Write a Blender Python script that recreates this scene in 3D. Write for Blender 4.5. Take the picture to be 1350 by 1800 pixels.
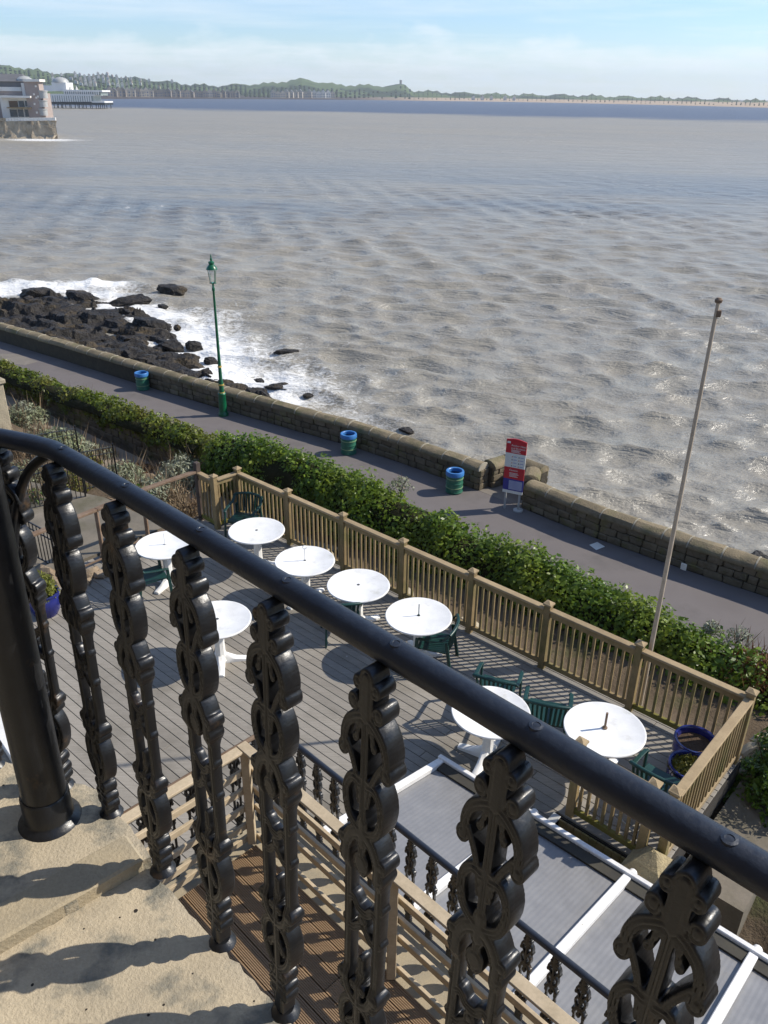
import bpy, math, random
import numpy as np
from mathutils import Vector, Matrix
random.seed(7); rng = np.random.default_rng(7)
for o in list(bpy.data.objects): bpy.data.objects.remove(o)
scn = bpy.context.scene
COL = scn.collection
R = math.radians

# ------------------------------------------------------------------ camera
CAMZ = 12.0
FPX, CX, CY = 1445.0, 675.0, 900.0            # focal length in photo pixels (1350x1800)
YH, SLOPE = 166.0, 0.0135                     # eye level line in the photograph
roll = math.atan(SLOPE); pitch = math.atan((CY-YH)*math.cos(roll)/FPX)
Fw = np.array([0, math.cos(pitch), -math.sin(pitch)])
R0 = np.array([1., 0, 0]); U0 = np.cross(R0, Fw)
IMR = R0*math.cos(roll)+U0*math.sin(roll); IMU = -R0*math.sin(roll)+U0*math.cos(roll)
cam_d = bpy.data.cameras.new('camera'); cam = bpy.data.objects.new('camera', cam_d); COL.objects.link(cam)
m = Matrix.Identity(4)
for i in range(3):
    m[i][0] = IMR[i]; m[i][1] = IMU[i]; m[i][2] = -Fw[i]
m[2][3] = CAMZ
cam.matrix_world = m
cam_d.sensor_fit = 'VERTICAL'; cam_d.sensor_height = 36.0; cam_d.lens = FPX/1800*36.0
cam_d.clip_start = 0.05; cam_d.clip_end = 60000
scn.camera = cam
scn.render.resolution_x = 768; scn.render.resolution_y = 1024

def ray(x, y):
    v = Fw*FPX+IMR*(x-CX)-IMU*(y-CY); return v/np.linalg.norm(v)
def U(x, y, z):                                # photo pixel -> point on the level z
    r = ray(x, y); t = (z-CAMZ)/r[2]; return Vector((r[0]*t, r[1]*t, z))
def atdist(x, y, d):                           # photo pixel -> point at forward distance d (m)
    r = ray(x, y); t = d/r[1]; return Vector((r[0]*t, d, CAMZ+r[2]*t))

# ------------------------------------------------------------------ sky, sun
SUN = Vector((0.872, 0.157, 0.70)).normalized()
w = bpy.data.worlds.new('World'); scn.world = w; w.use_nodes = True
nt = w.node_tree; nt.nodes.clear()
def N(nt, t, **k):
    n = nt.nodes.new(t)
    for a, b in k.items():
        if a in n.inputs: n.inputs[a].default_value = b
        else: setattr(n, a, b)
    return n
def mathn(nt, op, a, b=None, c=None, clamp=False):
    n = nt.nodes.new('ShaderNodeMath'); n.operation = op; n.use_clamp = clamp
    for i, v in enumerate((a, b, c)):
        if v is None: continue
        if isinstance(v, (int, float)): n.inputs[i].default_value = v
        else: nt.links.new(v, n.inputs[i])
    return n.outputs[0]
def mixc(nt, f, a, b, bt='MIX'):
    n = nt.nodes.new('ShaderNodeMix'); n.data_type = 'RGBA'; n.blend_type = bt
    for s, v in ((n.inputs[0], f), (n.inputs[6], a), (n.inputs[7], b)):
        if isinstance(v, (int, float)): s.default_value = v
        elif isinstance(v, tuple): s.default_value = (*v[:3], 1)
        else: nt.links.new(v, s)
    return n.outputs[2]
def ramp(nt, f, stops):
    n = nt.nodes.new('ShaderNodeValToRGB'); el = n.color_ramp.elements
    while len(el) < len(stops): el.new(0.5)
    for e, (p, c) in zip(el, stops):
        e.position = p; e.color = (c, c, c, 1) if isinstance(c, (int, float)) else (*c, 1)
    nt.links.new(f, n.inputs[0]); return n.outputs[0]
def noise(nt, vec, scale, detail=4, rough=0.55, dist=0.0):
    n = N(nt, 'ShaderNodeTexNoise'); n.inputs['Scale'].default_value = scale
    n.inputs['Detail'].default_value = detail; n.inputs['Roughness'].default_value = rough
    n.inputs['Distortion'].default_value = dist
    if vec is not None: nt.links.new(vec, n.inputs['Vector'])
    return n.outputs[0]
def mapping(nt, vec, scale=(1, 1, 1), rot=(0, 0, 0), loc=(0, 0, 0)):
    n = N(nt, 'ShaderNodeMapping'); n.inputs['Scale'].default_value = scale
    n.inputs['Rotation'].default_value = rot; n.inputs['Location'].default_value = loc
    nt.links.new(vec, n.inputs['Vector']); return n.outputs[0]

sky = N(nt, 'ShaderNodeTexSky'); sky.sky_type = 'NISHITA'; sky.sun_disc = False
sky.sun_elevation = math.asin(SUN.z); sky.sun_rotation = math.atan2(SUN.x, SUN.y)
sky.altitude = 10; sky.air_density = 1.0; sky.dust_density = 0.2; sky.ozone_density = 3.0
tc = N(nt, 'ShaderNodeTexCoord')
sep = N(nt, 'ShaderNodeSeparateXYZ'); nt.links.new(tc.outputs['Generated'], sep.inputs[0])
el = sep.outputs[2]
# a flat cloud layer: direction divided by height gives the layer's perspective
den = mathn(nt, 'ADD', mathn(nt, 'MAXIMUM', el, 0.0), 0.035)
cv = N(nt, 'ShaderNodeCombineXYZ')
nt.links.new(mathn(nt, 'DIVIDE', sep.outputs[0], den), cv.inputs[0])
nt.links.new(mathn(nt, 'DIVIDE', sep.outputs[1], den), cv.inputs[1])
nt.links.new(mathn(nt, 'MULTIPLY', el, 9.0), cv.inputs[2])
cn = noise(nt, mapping(nt, cv.outputs[0], (0.22, 0.34, 1.0), loc=(3.1, 0.4, 0.0)), 1.0, 7, 0.6, 0.15)
# cumulus tops stand along the horizon
hv = N(nt, 'ShaderNodeCombineXYZ')
nt.links.new(mathn(nt, 'ARCTAN2', sep.outputs[0], sep.outputs[1]), hv.inputs[0]); nt.links.new(mathn(nt, 'MULTIPLY', el, 2.2), hv.inputs[1])
hn = noise(nt, mapping(nt, hv.outputs[0], (9, 9, 9), loc=(1.9, 0.2, 0)), 1.0, 7, 0.55)
top = mathn(nt, 'ADD', mathn(nt, 'MULTIPLY', hn, 0.115), -0.004)
bank = mathn(nt, 'MULTIPLY', mathn(nt, 'SUBTRACT', top, el), 55.0, clamp=True)
thin = ramp(nt, cn, [(0.48, 0.0), (0.68, 0.45), (0.85, 0.75)])
shade = noise(nt, mapping(nt, hv.outputs[0], (22, 40, 9)), 1.0, 5, 0.55)
bankc = mixc(nt, mathn(nt, 'MULTIPLY', mathn(nt, 'SUBTRACT', top, el), 26.0, clamp=True), (6.9, 6.95, 6.9), (5.2, 5.9, 6.35))
bankc = mixc(nt, mathn(nt, 'MULTIPLY', shade, 0.5), bankc, (4.7, 5.6, 6.2))
base = mixc(nt, 1.0, sky.outputs[0], (0.70, 0.81, 0.97), 'MULTIPLY')
c1 = mixc(nt, thin, base, (6.0, 6.3, 6.5))
c2 = mixc(nt, mathn(nt, 'MULTIPLY', mathn(nt, 'MULTIPLY', bank, ramp(nt, shade, [(0.30, 0.35), (0.62, 1.0)])), 0.65), c1, bankc)
bg = N(nt, 'ShaderNodeBackground'); bg.inputs[1].default_value = 0.145
nt.links.new(c2, bg.inputs[0])
wo = N(nt, 'ShaderNodeOutputWorld'); nt.links.new(bg.outputs[0], wo.inputs[0])

sl = bpy.data.lights.new('sun', 'SUN'); sl.energy = 4.8; sl.angle = R(0.53); sl.color = (1.0, 0.93, 0.82)
so = bpy.data.objects.new('sun', sl); COL.objects.link(so); so.location = (30, 5, 60)
so.rotation_euler = SUN.to_track_quat('Z', 'Y').to_euler()
vs = scn.view_settings
vs.view_transform = 'Standard'; vs.look = 'None'; vs.exposure = 0.28; vs.gamma = 1.0; vs.use_curve_mapping = False

# ------------------------------------------------------------------ materials
def newmat(name):
    mt = bpy.data.materials.new(name); mt.use_nodes = True; t = mt.node_tree; t.nodes.clear()
    out = N(t, 'ShaderNodeOutputMaterial'); b = N(t, 'ShaderNodeBsdfPrincipled')
    t.links.new(b.outputs[0], out.inputs[0]); g = N(t, 'ShaderNodeNewGeometry')
    return mt, t, b, g, out
def bump(t, b, h, strength, dist=0.01):
    n = N(t, 'ShaderNodeBump'); n.inputs['Strength'].default_value = strength; n.inputs['Distance'].default_value = dist
    t.links.new(h, n.inputs['Height']); t.links.new(n.outputs[0], b.inputs['Normal']); return n
def sock(t, s, v):
    if isinstance(v, (int, float)): s.default_value = v
    elif isinstance(v, tuple): s.default_value = (*v[:3], 1)
    else: t.links.new(v, s)
def mat(name, c1, c2, scale=3.0, rough=0.7, bs=0.3, bd=0.01, fine=40.0, spots=None, spec=0.5, isl=0.0, metal=0.0, stretch=None, coat=0.0, c3=None, c3scale=0.7, c3pos=(0.55, 0.7)):
    mt, t, b, g, _ = newmat(name)
    p = g.outputs['Position']
    if stretch: p = mapping(t, p, stretch[0], stretch[1])
    n1 = noise(t, p, scale, 6, 0.6)
    col = mixc(t, ramp(t, n1, [(0.32, 0.0), (0.68, 1.0)]), c1, c2)
    if c3: col = mixc(t, ramp(t, noise(t, g.outputs['Position'], c3scale, 5, 0.65), [(c3pos[0], 0.0), (c3pos[1], 1.0)]), col, c3)
    nf = noise(t, p, fine, 5, 0.6)
    col = mixc(t, 0.55, col, mixc(t, nf, (0.55, 0.55, 0.55), (1.35, 1.35, 1.35)), 'MULTIPLY')
    if isl:
        rr = g.outputs['Random Per Island']
        oi = N(t, 'ShaderNodeObjectInfo')
        r2 = mathn(t, 'FRACT', mathn(t, 'ADD', rr, oi.outputs['Random']))
        hs = N(t, 'ShaderNodeHueSaturation'); t.links.new(col, hs.inputs['Color'])
        t.links.new(mathn(t, 'ADD', mathn(t, 'MULTIPLY', r2, 2*isl), 1.0-isl), hs.inputs['Value'])
        col = hs.outputs[0]
    if spots:
        sv = N(t, 'ShaderNodeTexVoronoi'); sv.inputs['Scale'].default_value = spots[0]; t.links.new(g.outputs['Position'], sv.inputs['Vector'])
        thr = mathn(t, 'MULTIPLY', mathn(t, 'SUBTRACT', noise(t, g.outputs['Position'], spots[0]*0.9, 3), 0.42), spots[1]*2.6)
        col = mixc(t, mathn(t, 'LESS_THAN', sv.outputs['Distance'], thr), col, spots[2])
    t.links.new(col, b.inputs['Base Color'])
    t.links.new(mathn(t, 'ADD', mathn(t, 'MULTIPLY', nf, 0.3), rough-0.15, clamp=True), b.inputs['Roughness'])
    b.inputs['Specular IOR Level'].default_value = spec; b.inputs['Metallic'].default_value = metal
    if coat: b.inputs['Coat Weight'].default_value = coat; b.inputs['Coat Roughness'].default_value = 0.08
    if bs: bump(t, b, mathn(t, 'ADD', nf, mathn(t, 'MULTIPLY', n1, 1.5)), bs, bd)
    return mt
def leafmat(name, cA, cB, cC, trans=0.25, rough=0.45):
    mt, t, b, g, out = newmat(name)
    r = g.outputs['Random Per Island']
    col = mixc(t, ramp(t, r, [(0.0, 0.0), (0.6, 0.45), (1.0, 1.0)]), cA, cB)
    col = mixc(t, ramp(t, noise(t, g.outputs['Position'], 0.9, 4), [(0.45, 0.0), (0.7, 0.8)]), col, cC)
    t.links.new(col, b.inputs['Base Color']); b.inputs['Roughness'].default_value = rough
    b.inputs['Specular IOR Level'].default_value = 0.35
    tr = N(t, 'ShaderNodeBsdfTranslucent'); t.links.new(col, tr.inputs[0])
    mx = N(t, 'ShaderNodeMixShader'); mx.inputs[0].default_value = trans
    t.links.new(b.outputs[0], mx.inputs[1]); t.links.new(tr.outputs[0], mx.inputs[2]); t.links.new(mx.outputs[0], out.inputs[0])
    return mt
M = {}
M['iron'] = mat('black_paint_iron', (0.006, 0.0064, 0.0075), (0.011, 0.0115, 0.013), 18, 0.36, 0.3, 0.0016, 150, spec=0.55, c3=(0.060, 0.036, 0.018), c3scale=11, c3pos=(0.61, 0.72))
M['rail'] = mat('worn_black_paint', (0.010, 0.014, 0.024), (0.019, 0.025, 0.038), 10, 0.42, 0.3, 0.003, 90, spots=(24, 0.10, (0.16, 0.17, 0.19)), spec=0.5)
M['slab'] = mat('balcony_stone', (0.50, 0.42, 0.295), (0.40, 0.34, 0.245), 7.5, 0.9, 0.6, 0.005, 140, spots=(30, 0.2, (0.035, 0.03, 0.026)), spec=0.15, c3=(0.20, 0.19, 0.155), c3scale=5.5, c3pos=(0.50, 0.62))
M['slab_light'] = mat('balcony_kerb_stone', (0.40, 0.33, 0.22), (0.30, 0.26, 0.19), 6, 0.9, 0.5, 0.005, 120, spec=0.15)
M['deck'] = mat('grey_deck_board', (0.225, 0.204, 0.173), (0.300, 0.274, 0.234), 2.2, 0.85, 0.5, 0.004, 14, isl=0.16, stretch=((2.0, 40, 20), (0, 0, R(41.4))), spec=0.25, c3=(0.150, 0.135, 0.108), c3scale=0.7, c3pos=(0.5, 0.75), spots=(3.2, 0.10, (0.42, 0.41, 0.38)))
M['deck_under'] = mat('deck_underside', (0.025, 0.022, 0.018), (0.035, 0.03, 0.025), 3, 0.95, 0)
M['fence'] = mat('fence_timber', (0.31, 0.225, 0.115), (0.225, 0.165, 0.085), 5, 0.82, 0.5, 0.004, 50, isl=0.13, spec=0.2, c3=(0.13, 0.13, 0.045), c3scale=1.6, c3pos=(0.48, 0.72))
M['fence_rail'] = mat('fence_rail_timber', (0.37, 0.28, 0.165), (0.29, 0.215, 0.125), 6, 0.82, 0.5, 0.004, 60, isl=0.1, spec=0.2)
M['mossy'] = mat('mossy_timber', (0.15, 0.14, 0.025), (0.20, 0.175, 0.06), 4, 0.9, 0.5, 0.005, 50, spec=0.15)
M['brown_wood'] = mat('brown_timber', (0.15, 0.095, 0.06), (0.22, 0.16, 0.115), 6, 0.8, 0.4, 0.004, 40, isl=0.15, spec=0.2)
M['dark_wood'] = mat('dark_post_timber', (0.05, 0.035, 0.028), (0.085, 0.06, 0.045), 6, 0.8, 0.4, 0.004, 40)
M['new_wood'] = mat('new_timber', (0.52, 0.42, 0.285), (0.42, 0.335, 0.22), 8, 0.7, 0.3, 0.003, 50, isl=0.1, spec=0.25)
M['brown_deck'] = mat('oiled_deck_board', (0.31, 0.208, 0.118), (0.235, 0.155, 0.086), 2.6, 0.55, 0.2, 0.003, 30, isl=0.14, stretch=((3, 30, 10), (0, 0, R(45))), spec=0.4)
M['white'] = mat('white_plastic', (0.84, 0.83, 0.80), (0.82, 0.81, 0.77), 3, 0.42, 0, 0.002, 4, spec=0.45, c3=(0.66, 0.64, 0.57), c3scale=4.5, c3pos=(0.58, 0.74))
M['white_frame'] = mat('white_frame_paint', (0.80, 0.79, 0.77), (0.68, 0.66, 0.62), 4, 0.45, 0.1, 0.002, 30, spec=0.45, spots=(9, 0.16, (0.42, 0.38, 0.30)))
M['green_plastic'] = mat('green_plastic', (0.006, 0.036, 0.031), (0.008, 0.046, 0.040), 4, 0.4, 0.08, 0.002, 40, spec=0.45)
M['green_paint'] = mat('green_gloss_paint', (0.004, 0.085, 0.035), (0.006, 0.12, 0.05), 4, 0.32, 0.08, 0.002, 30, spec=0.5)
M['gold'] = mat('gold_band', (0.55, 0.38, 0.08), (0.45, 0.31, 0.07), 8, 0.4, 0, 0.001, 30)
M['bin_green'] = mat('bin_green', (0.02, 0.12, 0.075), (0.035, 0.15, 0.095), 5, 0.42, 0.1, 0.002, 30)
M['bin_hoop'] = mat('bin_hoop_gold', (0.20, 0.30, 0.16), (0.16, 0.25, 0.13), 5, 0.4, 0.1, 0.002, 30)
M['bin_blue'] = mat('bin_blue', (0.035, 0.15, 0.40), (0.05, 0.20, 0.46), 5, 0.4, 0.05, 0.002, 30)
M['bin_dark'] = mat('bin_inside', (0.015, 0.05, 0.12), (0.02, 0.06, 0.15), 5, 0.6, 0)
M['pot'] = mat('blue_glaze', (0.012, 0.016, 0.11), (0.018, 0.025, 0.17), 6, 0.14, 0.08, 0.003, 20, spec=0.6)
M['soil'] = mat('pot_soil', (0.055, 0.032, 0.016), (0.09, 0.055, 0.03), 20, 0.95, 0.8, 0.02, 60)
M['asphalt'] = mat('promenade_asphalt', (0.142, 0.126, 0.120), (0.170, 0.152, 0.144), 0.45, 0.9, 0.3, 0.004, 45, spec=0.25, c3=(0.100, 0.090, 0.085), c3scale=0.45, c3pos=(0.5, 0.75))
M['patch'] = mat('concrete_patch', (0.22, 0.195, 0.165), (0.17, 0.152, 0.13), 2, 0.9, 0.3, 0.004, 45, spec=0.2)
M['concrete'] = mat('court_concrete', (0.215, 0.185, 0.145), (0.145, 0.128, 0.10), 1.6, 0.92, 0.4, 0.006, 30, spec=0.2, c3=(0.11, 0.10, 0.065), c3scale=0.9, c3pos=(0.52, 0.72))
M['gravel'] = mat('garden_path', (0.26, 0.215, 0.16), (0.19, 0.155, 0.115), 1.4, 0.95, 0.6, 0.01, 60, spec=0.15)
M['earth'] = mat('garden_soil', (0.085, 0.062, 0.04), (0.13, 0.098, 0.065), 1.3, 0.95, 0.9, 0.04, 18, spec=0.1, c3=(0.065, 0.07, 0.03), c3scale=0.8)
M['stone'] = mat('sea_wall_stone', (0.19, 0.155, 0.105), (0.125, 0.105, 0.072), 3.2, 0.92, 0.8, 0.03, 26, isl=0.22, spec=0.15, c3=(0.16, 0.145, 0.06), c3scale=1.6, c3pos=(0.52, 0.7))
M['coping'] = mat('coping_stone', (0.25, 0.20, 0.125), (0.165, 0.137, 0.09), 2.6, 0.92, 0.8, 0.03, 22, isl=0.14, spec=0.15, c3=(0.13, 0.125, 0.06), c3scale=1.2, c3pos=(0.5, 0.7))
M['mortar'] = mat('pale_mortar', (0.40, 0.36, 0.28), (0.30, 0.27, 0.20), 6, 0.95, 0.4, 0.01, 40, spec=0.1)
M['core'] = mat('wall_core', (0.085, 0.072, 0.052), (0.06, 0.052, 0.04), 4, 0.95, 0.8, 0.03, 20, spec=0.1)
M['rock'] = mat('wet_black_rock', (0.016, 0.014, 0.012), (0.036, 0.030, 0.024), 1.6, 0.62, 1.0, 0.22, 4.5, spec=0.3, c3=(0.092, 0.064, 0.028), c3scale=0.45, c3pos=(0.52, 0.68))
M['garden_rock'] = mat('garden_rock', (0.30, 0.225, 0.15), (0.22, 0.175, 0.125), 4, 0.92, 0.8, 0.03, 22, isl=0.2, spec=0.15)
M['pale_stone'] = mat('pale_stone', (0.40, 0.34, 0.24), (0.31, 0.265, 0.19), 4, 0.92, 0.6, 0.02, 30, spec=0.15, spots=(26, 0.2, (0.16, 0.12, 0.07)))
M['house_grey'] = mat('house_render', (0.105, 0.10, 0.092), (0.085, 0.08, 0.074), 2, 0.9, 0.3)
M['cap_stone'] = mat('cap_stone', (0.42, 0.34, 0.19), (0.27, 0.22, 0.135), 9, 0.92, 0.9, 0.02, 40, spec=0.15, spots=(28, 0.30, (0.12, 0.10, 0.07)))
M['pole'] = mat('pale_pole', (0.50, 0.41, 0.31), (0.42, 0.34, 0.255), 5, 0.55, 0.1, 0.002, 30)
M['poly'] = mat('polycarbonate', (0.215, 0.213, 0.212), (0.185, 0.184, 0.187), 0.7, 0.38, 0.05, 0.002, 6, spec=0.6, c3=(0.21, 0.195, 0.165), c3scale=0.5, c3pos=(0.55, 0.8))
M['gutter'] = mat('dark_gutter', (0.03, 0.027, 0.022), (0.05, 0.045, 0.03), 4, 0.8, 0.2)
M['red'] = mat('sign_red', (0.52, 0.018, 0.032), (0.50, 0.018, 0.03), 3, 0.4, 0)
M['navy'] = mat('sign_blue', (0.03, 0.035, 0.25), (0.03, 0.035, 0.24), 3, 0.4, 0)
M['sign_white'] = mat('sign_white', (0.72, 0.72, 0.66), (0.70, 0.70, 0.64), 3, 0.4, 0)
M['sign_photo'] = mat('sign_photograph', (0.26, 0.29, 0.48), (0.34, 0.38, 0.52), 2.2, 0.4, 0)
M['grey_metal'] = mat('grey_sign_post', (0.42, 0.42, 0.40), (0.36, 0.36, 0.34), 4, 0.5, 0.05)
M['dark_mark'] = mat('dark_print', (0.03, 0.03, 0.03), (0.04, 0.04, 0.04), 3, 0.5, 0)
M['orange_mark'] = mat('orange_print', (0.55, 0.12, 0.02), (0.5, 0.12, 0.02), 3, 0.5, 0)
M['glass'] = None
mt, t, b, g, out = newmat('lamp_glass'); b.inputs['Base Color'].default_value = (0.9, 0.92, 0.9, 1); b.inputs['Roughness'].default_value = 0.05
b.inputs['Transmission Weight'].default_value = 1.0; b.inputs['IOR'].default_value = 1.05; M['glass'] = mt
M['hedge'] = leafmat('hedge_leaf', (0.055, 0.110, 0.012), (0.185, 0.275, 0.026), (0.23, 0.28, 0.03), 0.40, 0.38)
M['ivy'] = leafmat('ivy_leaf', (0.08, 0.115, 0.012), (0.19, 0.235, 0.025), (0.19, 0.17, 0.035), 0.35, 0.4)
M['bush'] = leafmat('evergreen_leaf', (0.032, 0.075, 0.010), (0.11, 0.20, 0.022), (0.13, 0.21, 0.024), 0.32, 0.4)
M['silver'] = leafmat('silver_leaf', (0.20, 0.22, 0.145), (0.38, 0.39, 0.29), (0.17, 0.20, 0.075), 0.2, 0.7)
M['dry'] = leafmat('dry_stem', (0.18, 0.125, 0.07), (0.33, 0.255, 0.16), (0.15, 0.09, 0.05), 0.15, 0.8)
M['rust'] = leafmat('rusty_leaf', (0.10, 0.032, 0.012), (0.20, 0.075, 0.025), (0.085, 0.06, 0.018), 0.2, 0.7)
M['lime'] = leafmat('yellow_green_leaf', (0.10, 0.12, 0.012), (0.21, 0.21, 0.03), (0.16, 0.13, 0.02), 0.25, 0.5)
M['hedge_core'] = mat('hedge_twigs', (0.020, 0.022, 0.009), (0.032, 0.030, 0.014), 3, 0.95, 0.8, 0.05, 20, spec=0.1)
M['twig'] = mat('twig_bark', (0.07, 0.05, 0.03), (0.10, 0.075, 0.05), 10, 0.9, 0.4)

# ------------------------------------------------------------------ helpers
OFF = {}
def tag(o, label=None, cat=None, group=None, kind=None):
    if label: o['label'] = label
    if cat: o['category'] = cat
    if group: o['group'] = group
    if kind: o['kind'] = kind
    return o
def empty(name, loc=(0, 0, 0), label=None, cat=None, group=None):
    o = bpy.data.objects.new(name, None); COL.objects.link(o); o.location = loc; o.empty_display_size = 0.2
    OFF[o.name] = Vector(loc); return tag(o, label, cat, group)
def link(name, me, m=None, parent=None):
    o = bpy.data.objects.new(name, me); COL.objects.link(o)
    if m is not None and not me.materials: me.materials.append(m)
    if parent is not None:
        o.parent = parent; OFF[o.name] = OFF.get(parent.name, Vector())
    return o
def copy_tree(o, parent=None):
    c = o.copy(); COL.objects.link(c); OFF[c.name] = Vector()
    if parent is not None: c.parent = parent
    for ch in o.children: copy_tree(ch, c)
    return c
class MB:
    def __init__(s): s.v = []; s.f = []
    def add(s, vs, fs):
        k = len(s.v); s.v += [tuple(v) for v in vs]; s.f += [tuple(i+k for i in f) for f in fs]; return s
    def box(s, c, size, ax=None, ch=0.0):
        """box with axes ax (three unit vectors) and a chamfer"""
        ax = ax or (Vector((1, 0, 0)), Vector((0, 1, 0)), Vector((0, 0, 1)))
        h = [x/2 for x in size]; c = Vector(c)
        if ch <= 0:
            vs = [c+ax[0]*h[0]*i+ax[1]*h[1]*j+ax[2]*h[2]*k for i in (-1, 1) for j in (-1, 1) for k in (-1, 1)]
            return s.add(vs, [(0, 1, 3, 2), (4, 6, 7, 5), (0, 4, 5, 1), (2, 3, 7, 6), (0, 2, 6, 4), (1, 5, 7, 3)])
        ch = min(ch, min(h)*0.9); vs = []; idx = {}
        for i in (-1, 1):
            for j in (-1, 1):
                for k in (-1, 1):
                    for a in range(3):
                        d = [h[q]-(0 if q == a else ch) for q in range(3)]
                        idx[(i, j, k, a)] = len(vs)
                        vs.append(c+ax[0]*d[0]*i+ax[1]*d[1]*j+ax[2]*d[2]*k)
        fs = []
        def q(*p): fs.append(tuple(idx[x] for x in p))
        for e in (-1, 1):
            a = [(e, -1, -1, 0), (e, 1, -1, 0), (e, 1, 1, 0), (e, -1, 1, 0)]; q(*(a if e > 0 else a[::-1]))
            a = [(-1, e, -1, 1), (-1, e, 1, 1), (1, e, 1, 1), (1, e, -1, 1)]; q(*(a if e > 0 else a[::-1]))
            a = [(-1, -1, e, 2), (1, -1, e, 2), (1, 1, e, 2), (-1, 1, e, 2)]; q(*(a if e > 0 else a[::-1]))
        for i in (-1, 1):
            for j in (-1, 1):
                a = [(i, j, -1, 0), (i, j, -1, 1), (i, j, 1, 1), (i, j, 1, 0)]; q(*(a if i*j > 0 else a[::-1]))
                a = [(i, -1, j, 0), (i, 1, j, 0), (i, 1, j, 2), (i, -1, j, 2)]; q(*(a if i*j > 0 else a[::-1]))
                a = [(-1, i, j, 1), (-1, i, j, 2), (1, i, j, 2), (1, i, j, 1)]; q(*(a if i*j > 0 else a[::-1]))
                for k in (-1, 1):
                    a = [(i, j, k, 0), (i, j, k, 1), (i, j, k, 2)]; q(*(a if i*j*k > 0 else a[::-1]))
        return s.add(vs, fs)
    def beam(s, p0, p1, w_, h_, ch=0.0, up=(0, 0, 1)):
        p0, p1 = Vector(p0), Vector(p1); d = (p1-p0); L = d.length; d.normalize()
        side = Vector(up).cross(d)
        if side.length < 1e-4: side = Vector((1, 0, 0)).cross(d)
        side.normalize(); u = d.cross(side)
        return s.box((p0+p1)/2, (L, w_, h_), (d, side, u), ch)
    def tube(s, pts, rad, n=10, cap=True):
        pts = [Vector(p) for p in pts]; rad = [rad]*len(pts) if isinstance(rad, (int, float)) else rad
        k = len(s.v); prev = None
        for i, p in enumerate(pts):
            d = (pts[min(i+1, len(pts)-1)]-pts[max(i-1, 0)]).normalized()
            a = prev if prev is not None else (Vector((0, 0, 1)) if abs(d.z) < 0.9 else Vector((1, 0, 0)))
            x = (a-d*a.dot(d)).normalized(); prev = x; y = d.cross(x)
            for j in range(n):
                t_ = 2*math.pi*j/n; s.v.append(tuple(p+(x*math.cos(t_)+y*math.sin(t_))*rad[i]))
        for i in range(len(pts)-1):
            for j in range(n):
                a = k+i*n+j; b_ = k+i*n+(j+1) % n; s.f.append((a, b_, b_+n, a+n))
        if cap:
            s.f.append(tuple(k+j for j in range(n))[::-1]); s.f.append(tuple(k+(len(pts)-1)*n+j for j in range(n)))
        return s
    def lathe(s, prof, n=24, c=(0, 0, 0), cap=True):
        k = len(s.v); c = Vector(c)
        for r, z in prof:
            for j in range(n):
                t_ = 2*math.pi*j/n; s.v.append((c.x+r*math.cos(t_), c.y+r*math.sin(t_), c.z+z))
        for i in range(len(prof)-1):
            for j in range(n):
                a = k+i*n+j; b_ = k+i*n+(j+1) % n; s.f.append((a, b_, b_+n, a+n))
        if cap:
            if prof[0][0] > 1e-4: s.f.append(tuple(k+j for j in range(n))[::-1])
            if prof[-1][0] > 1e-4: s.f.append(tuple(k+(len(prof)-1)*n+j for j in range(n)))
        return s
    def prism(s, poly, z0, z1):
        n = len(poly); vs = [(p[0], p[1], z0) for p in poly]+[(p[0], p[1], z1) for p in poly]
        return s.add(vs, [tuple(range(n))[::-1], tuple(range(n, 2*n))]+[(i, (i+1) % n, (i+1) % n+n, i+n) for i in range(n)])
    def mesh(s, name, m=None, smooth=None, off=Vector()):
        me = bpy.data.meshes.new(name); me.from_pydata([(v[0]-off[0], v[1]-off[1], v[2]-off[2]) for v in s.v], [], s.f); me.update()
        if smooth:
            me.polygons.foreach_set('use_smooth', [True]*len(me.polygons))
            try: me.set_sharp_from_angle(angle=R(smooth))
            except Exception: pass
        if m: me.materials.append(m)
        return me
    def build(s, name, m, parent=None, smooth=None):
        off = OFF.get(parent.name, Vector()) if parent is not None else Vector()
        return link(name, s.mesh(name, m, smooth, off), None, parent)
def npmesh(name, V, F, m, smooth=False):
    me = bpy.data.meshes.new(name); V = np.asarray(V, np.float32); F = np.asarray(F, np.int32); k = F.shape[1]
    me.vertices.add(len(V)); me.vertices.foreach_set('co', V.ravel())
    me.loops.add(F.size); me.loops.foreach_set('vertex_index', F.ravel())
    me.polygons.add(len(F)); me.polygons.foreach_set('loop_start', np.arange(0, F.size, k, dtype=np.int32))
    if smooth: me.polygons.foreach_set('use_smooth', np.ones(len(F), bool))
    me.update(calc_edges=True); me.validate(); me.materials.append(m); return me
def leaves(name, P, Nrm, size, m, aspect=0.55, jitter=0.7):
    """one small folded leaf for each point"""
    n = len(P); P = np.asarray(P); Nn = np.asarray(Nrm)+rng.normal(0, jitter, (n, 3)); Nn /= np.linalg.norm(Nn, axis=1)[:, None]
    a = rng.normal(0, 1, (n, 3)); a -= Nn*(a*Nn).sum(1)[:, None]; a /= np.linalg.norm(a, axis=1)[:, None]; b = np.cross(Nn, a)
    L = size*(0.45+1.1*rng.random(n)**1.6)[:, None]; W = L*aspect
    V = np.stack([P-a*L*0.5, P+b*W*0.5-Nn*L*0.08, P+a*L*0.5-Nn*L*0.12, P-b*W*0.5-Nn*L*0.08], 1).reshape(-1, 3)
    F = np.arange(4*n).reshape(n, 4)
    return npmesh(name, V, F, m)
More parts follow.
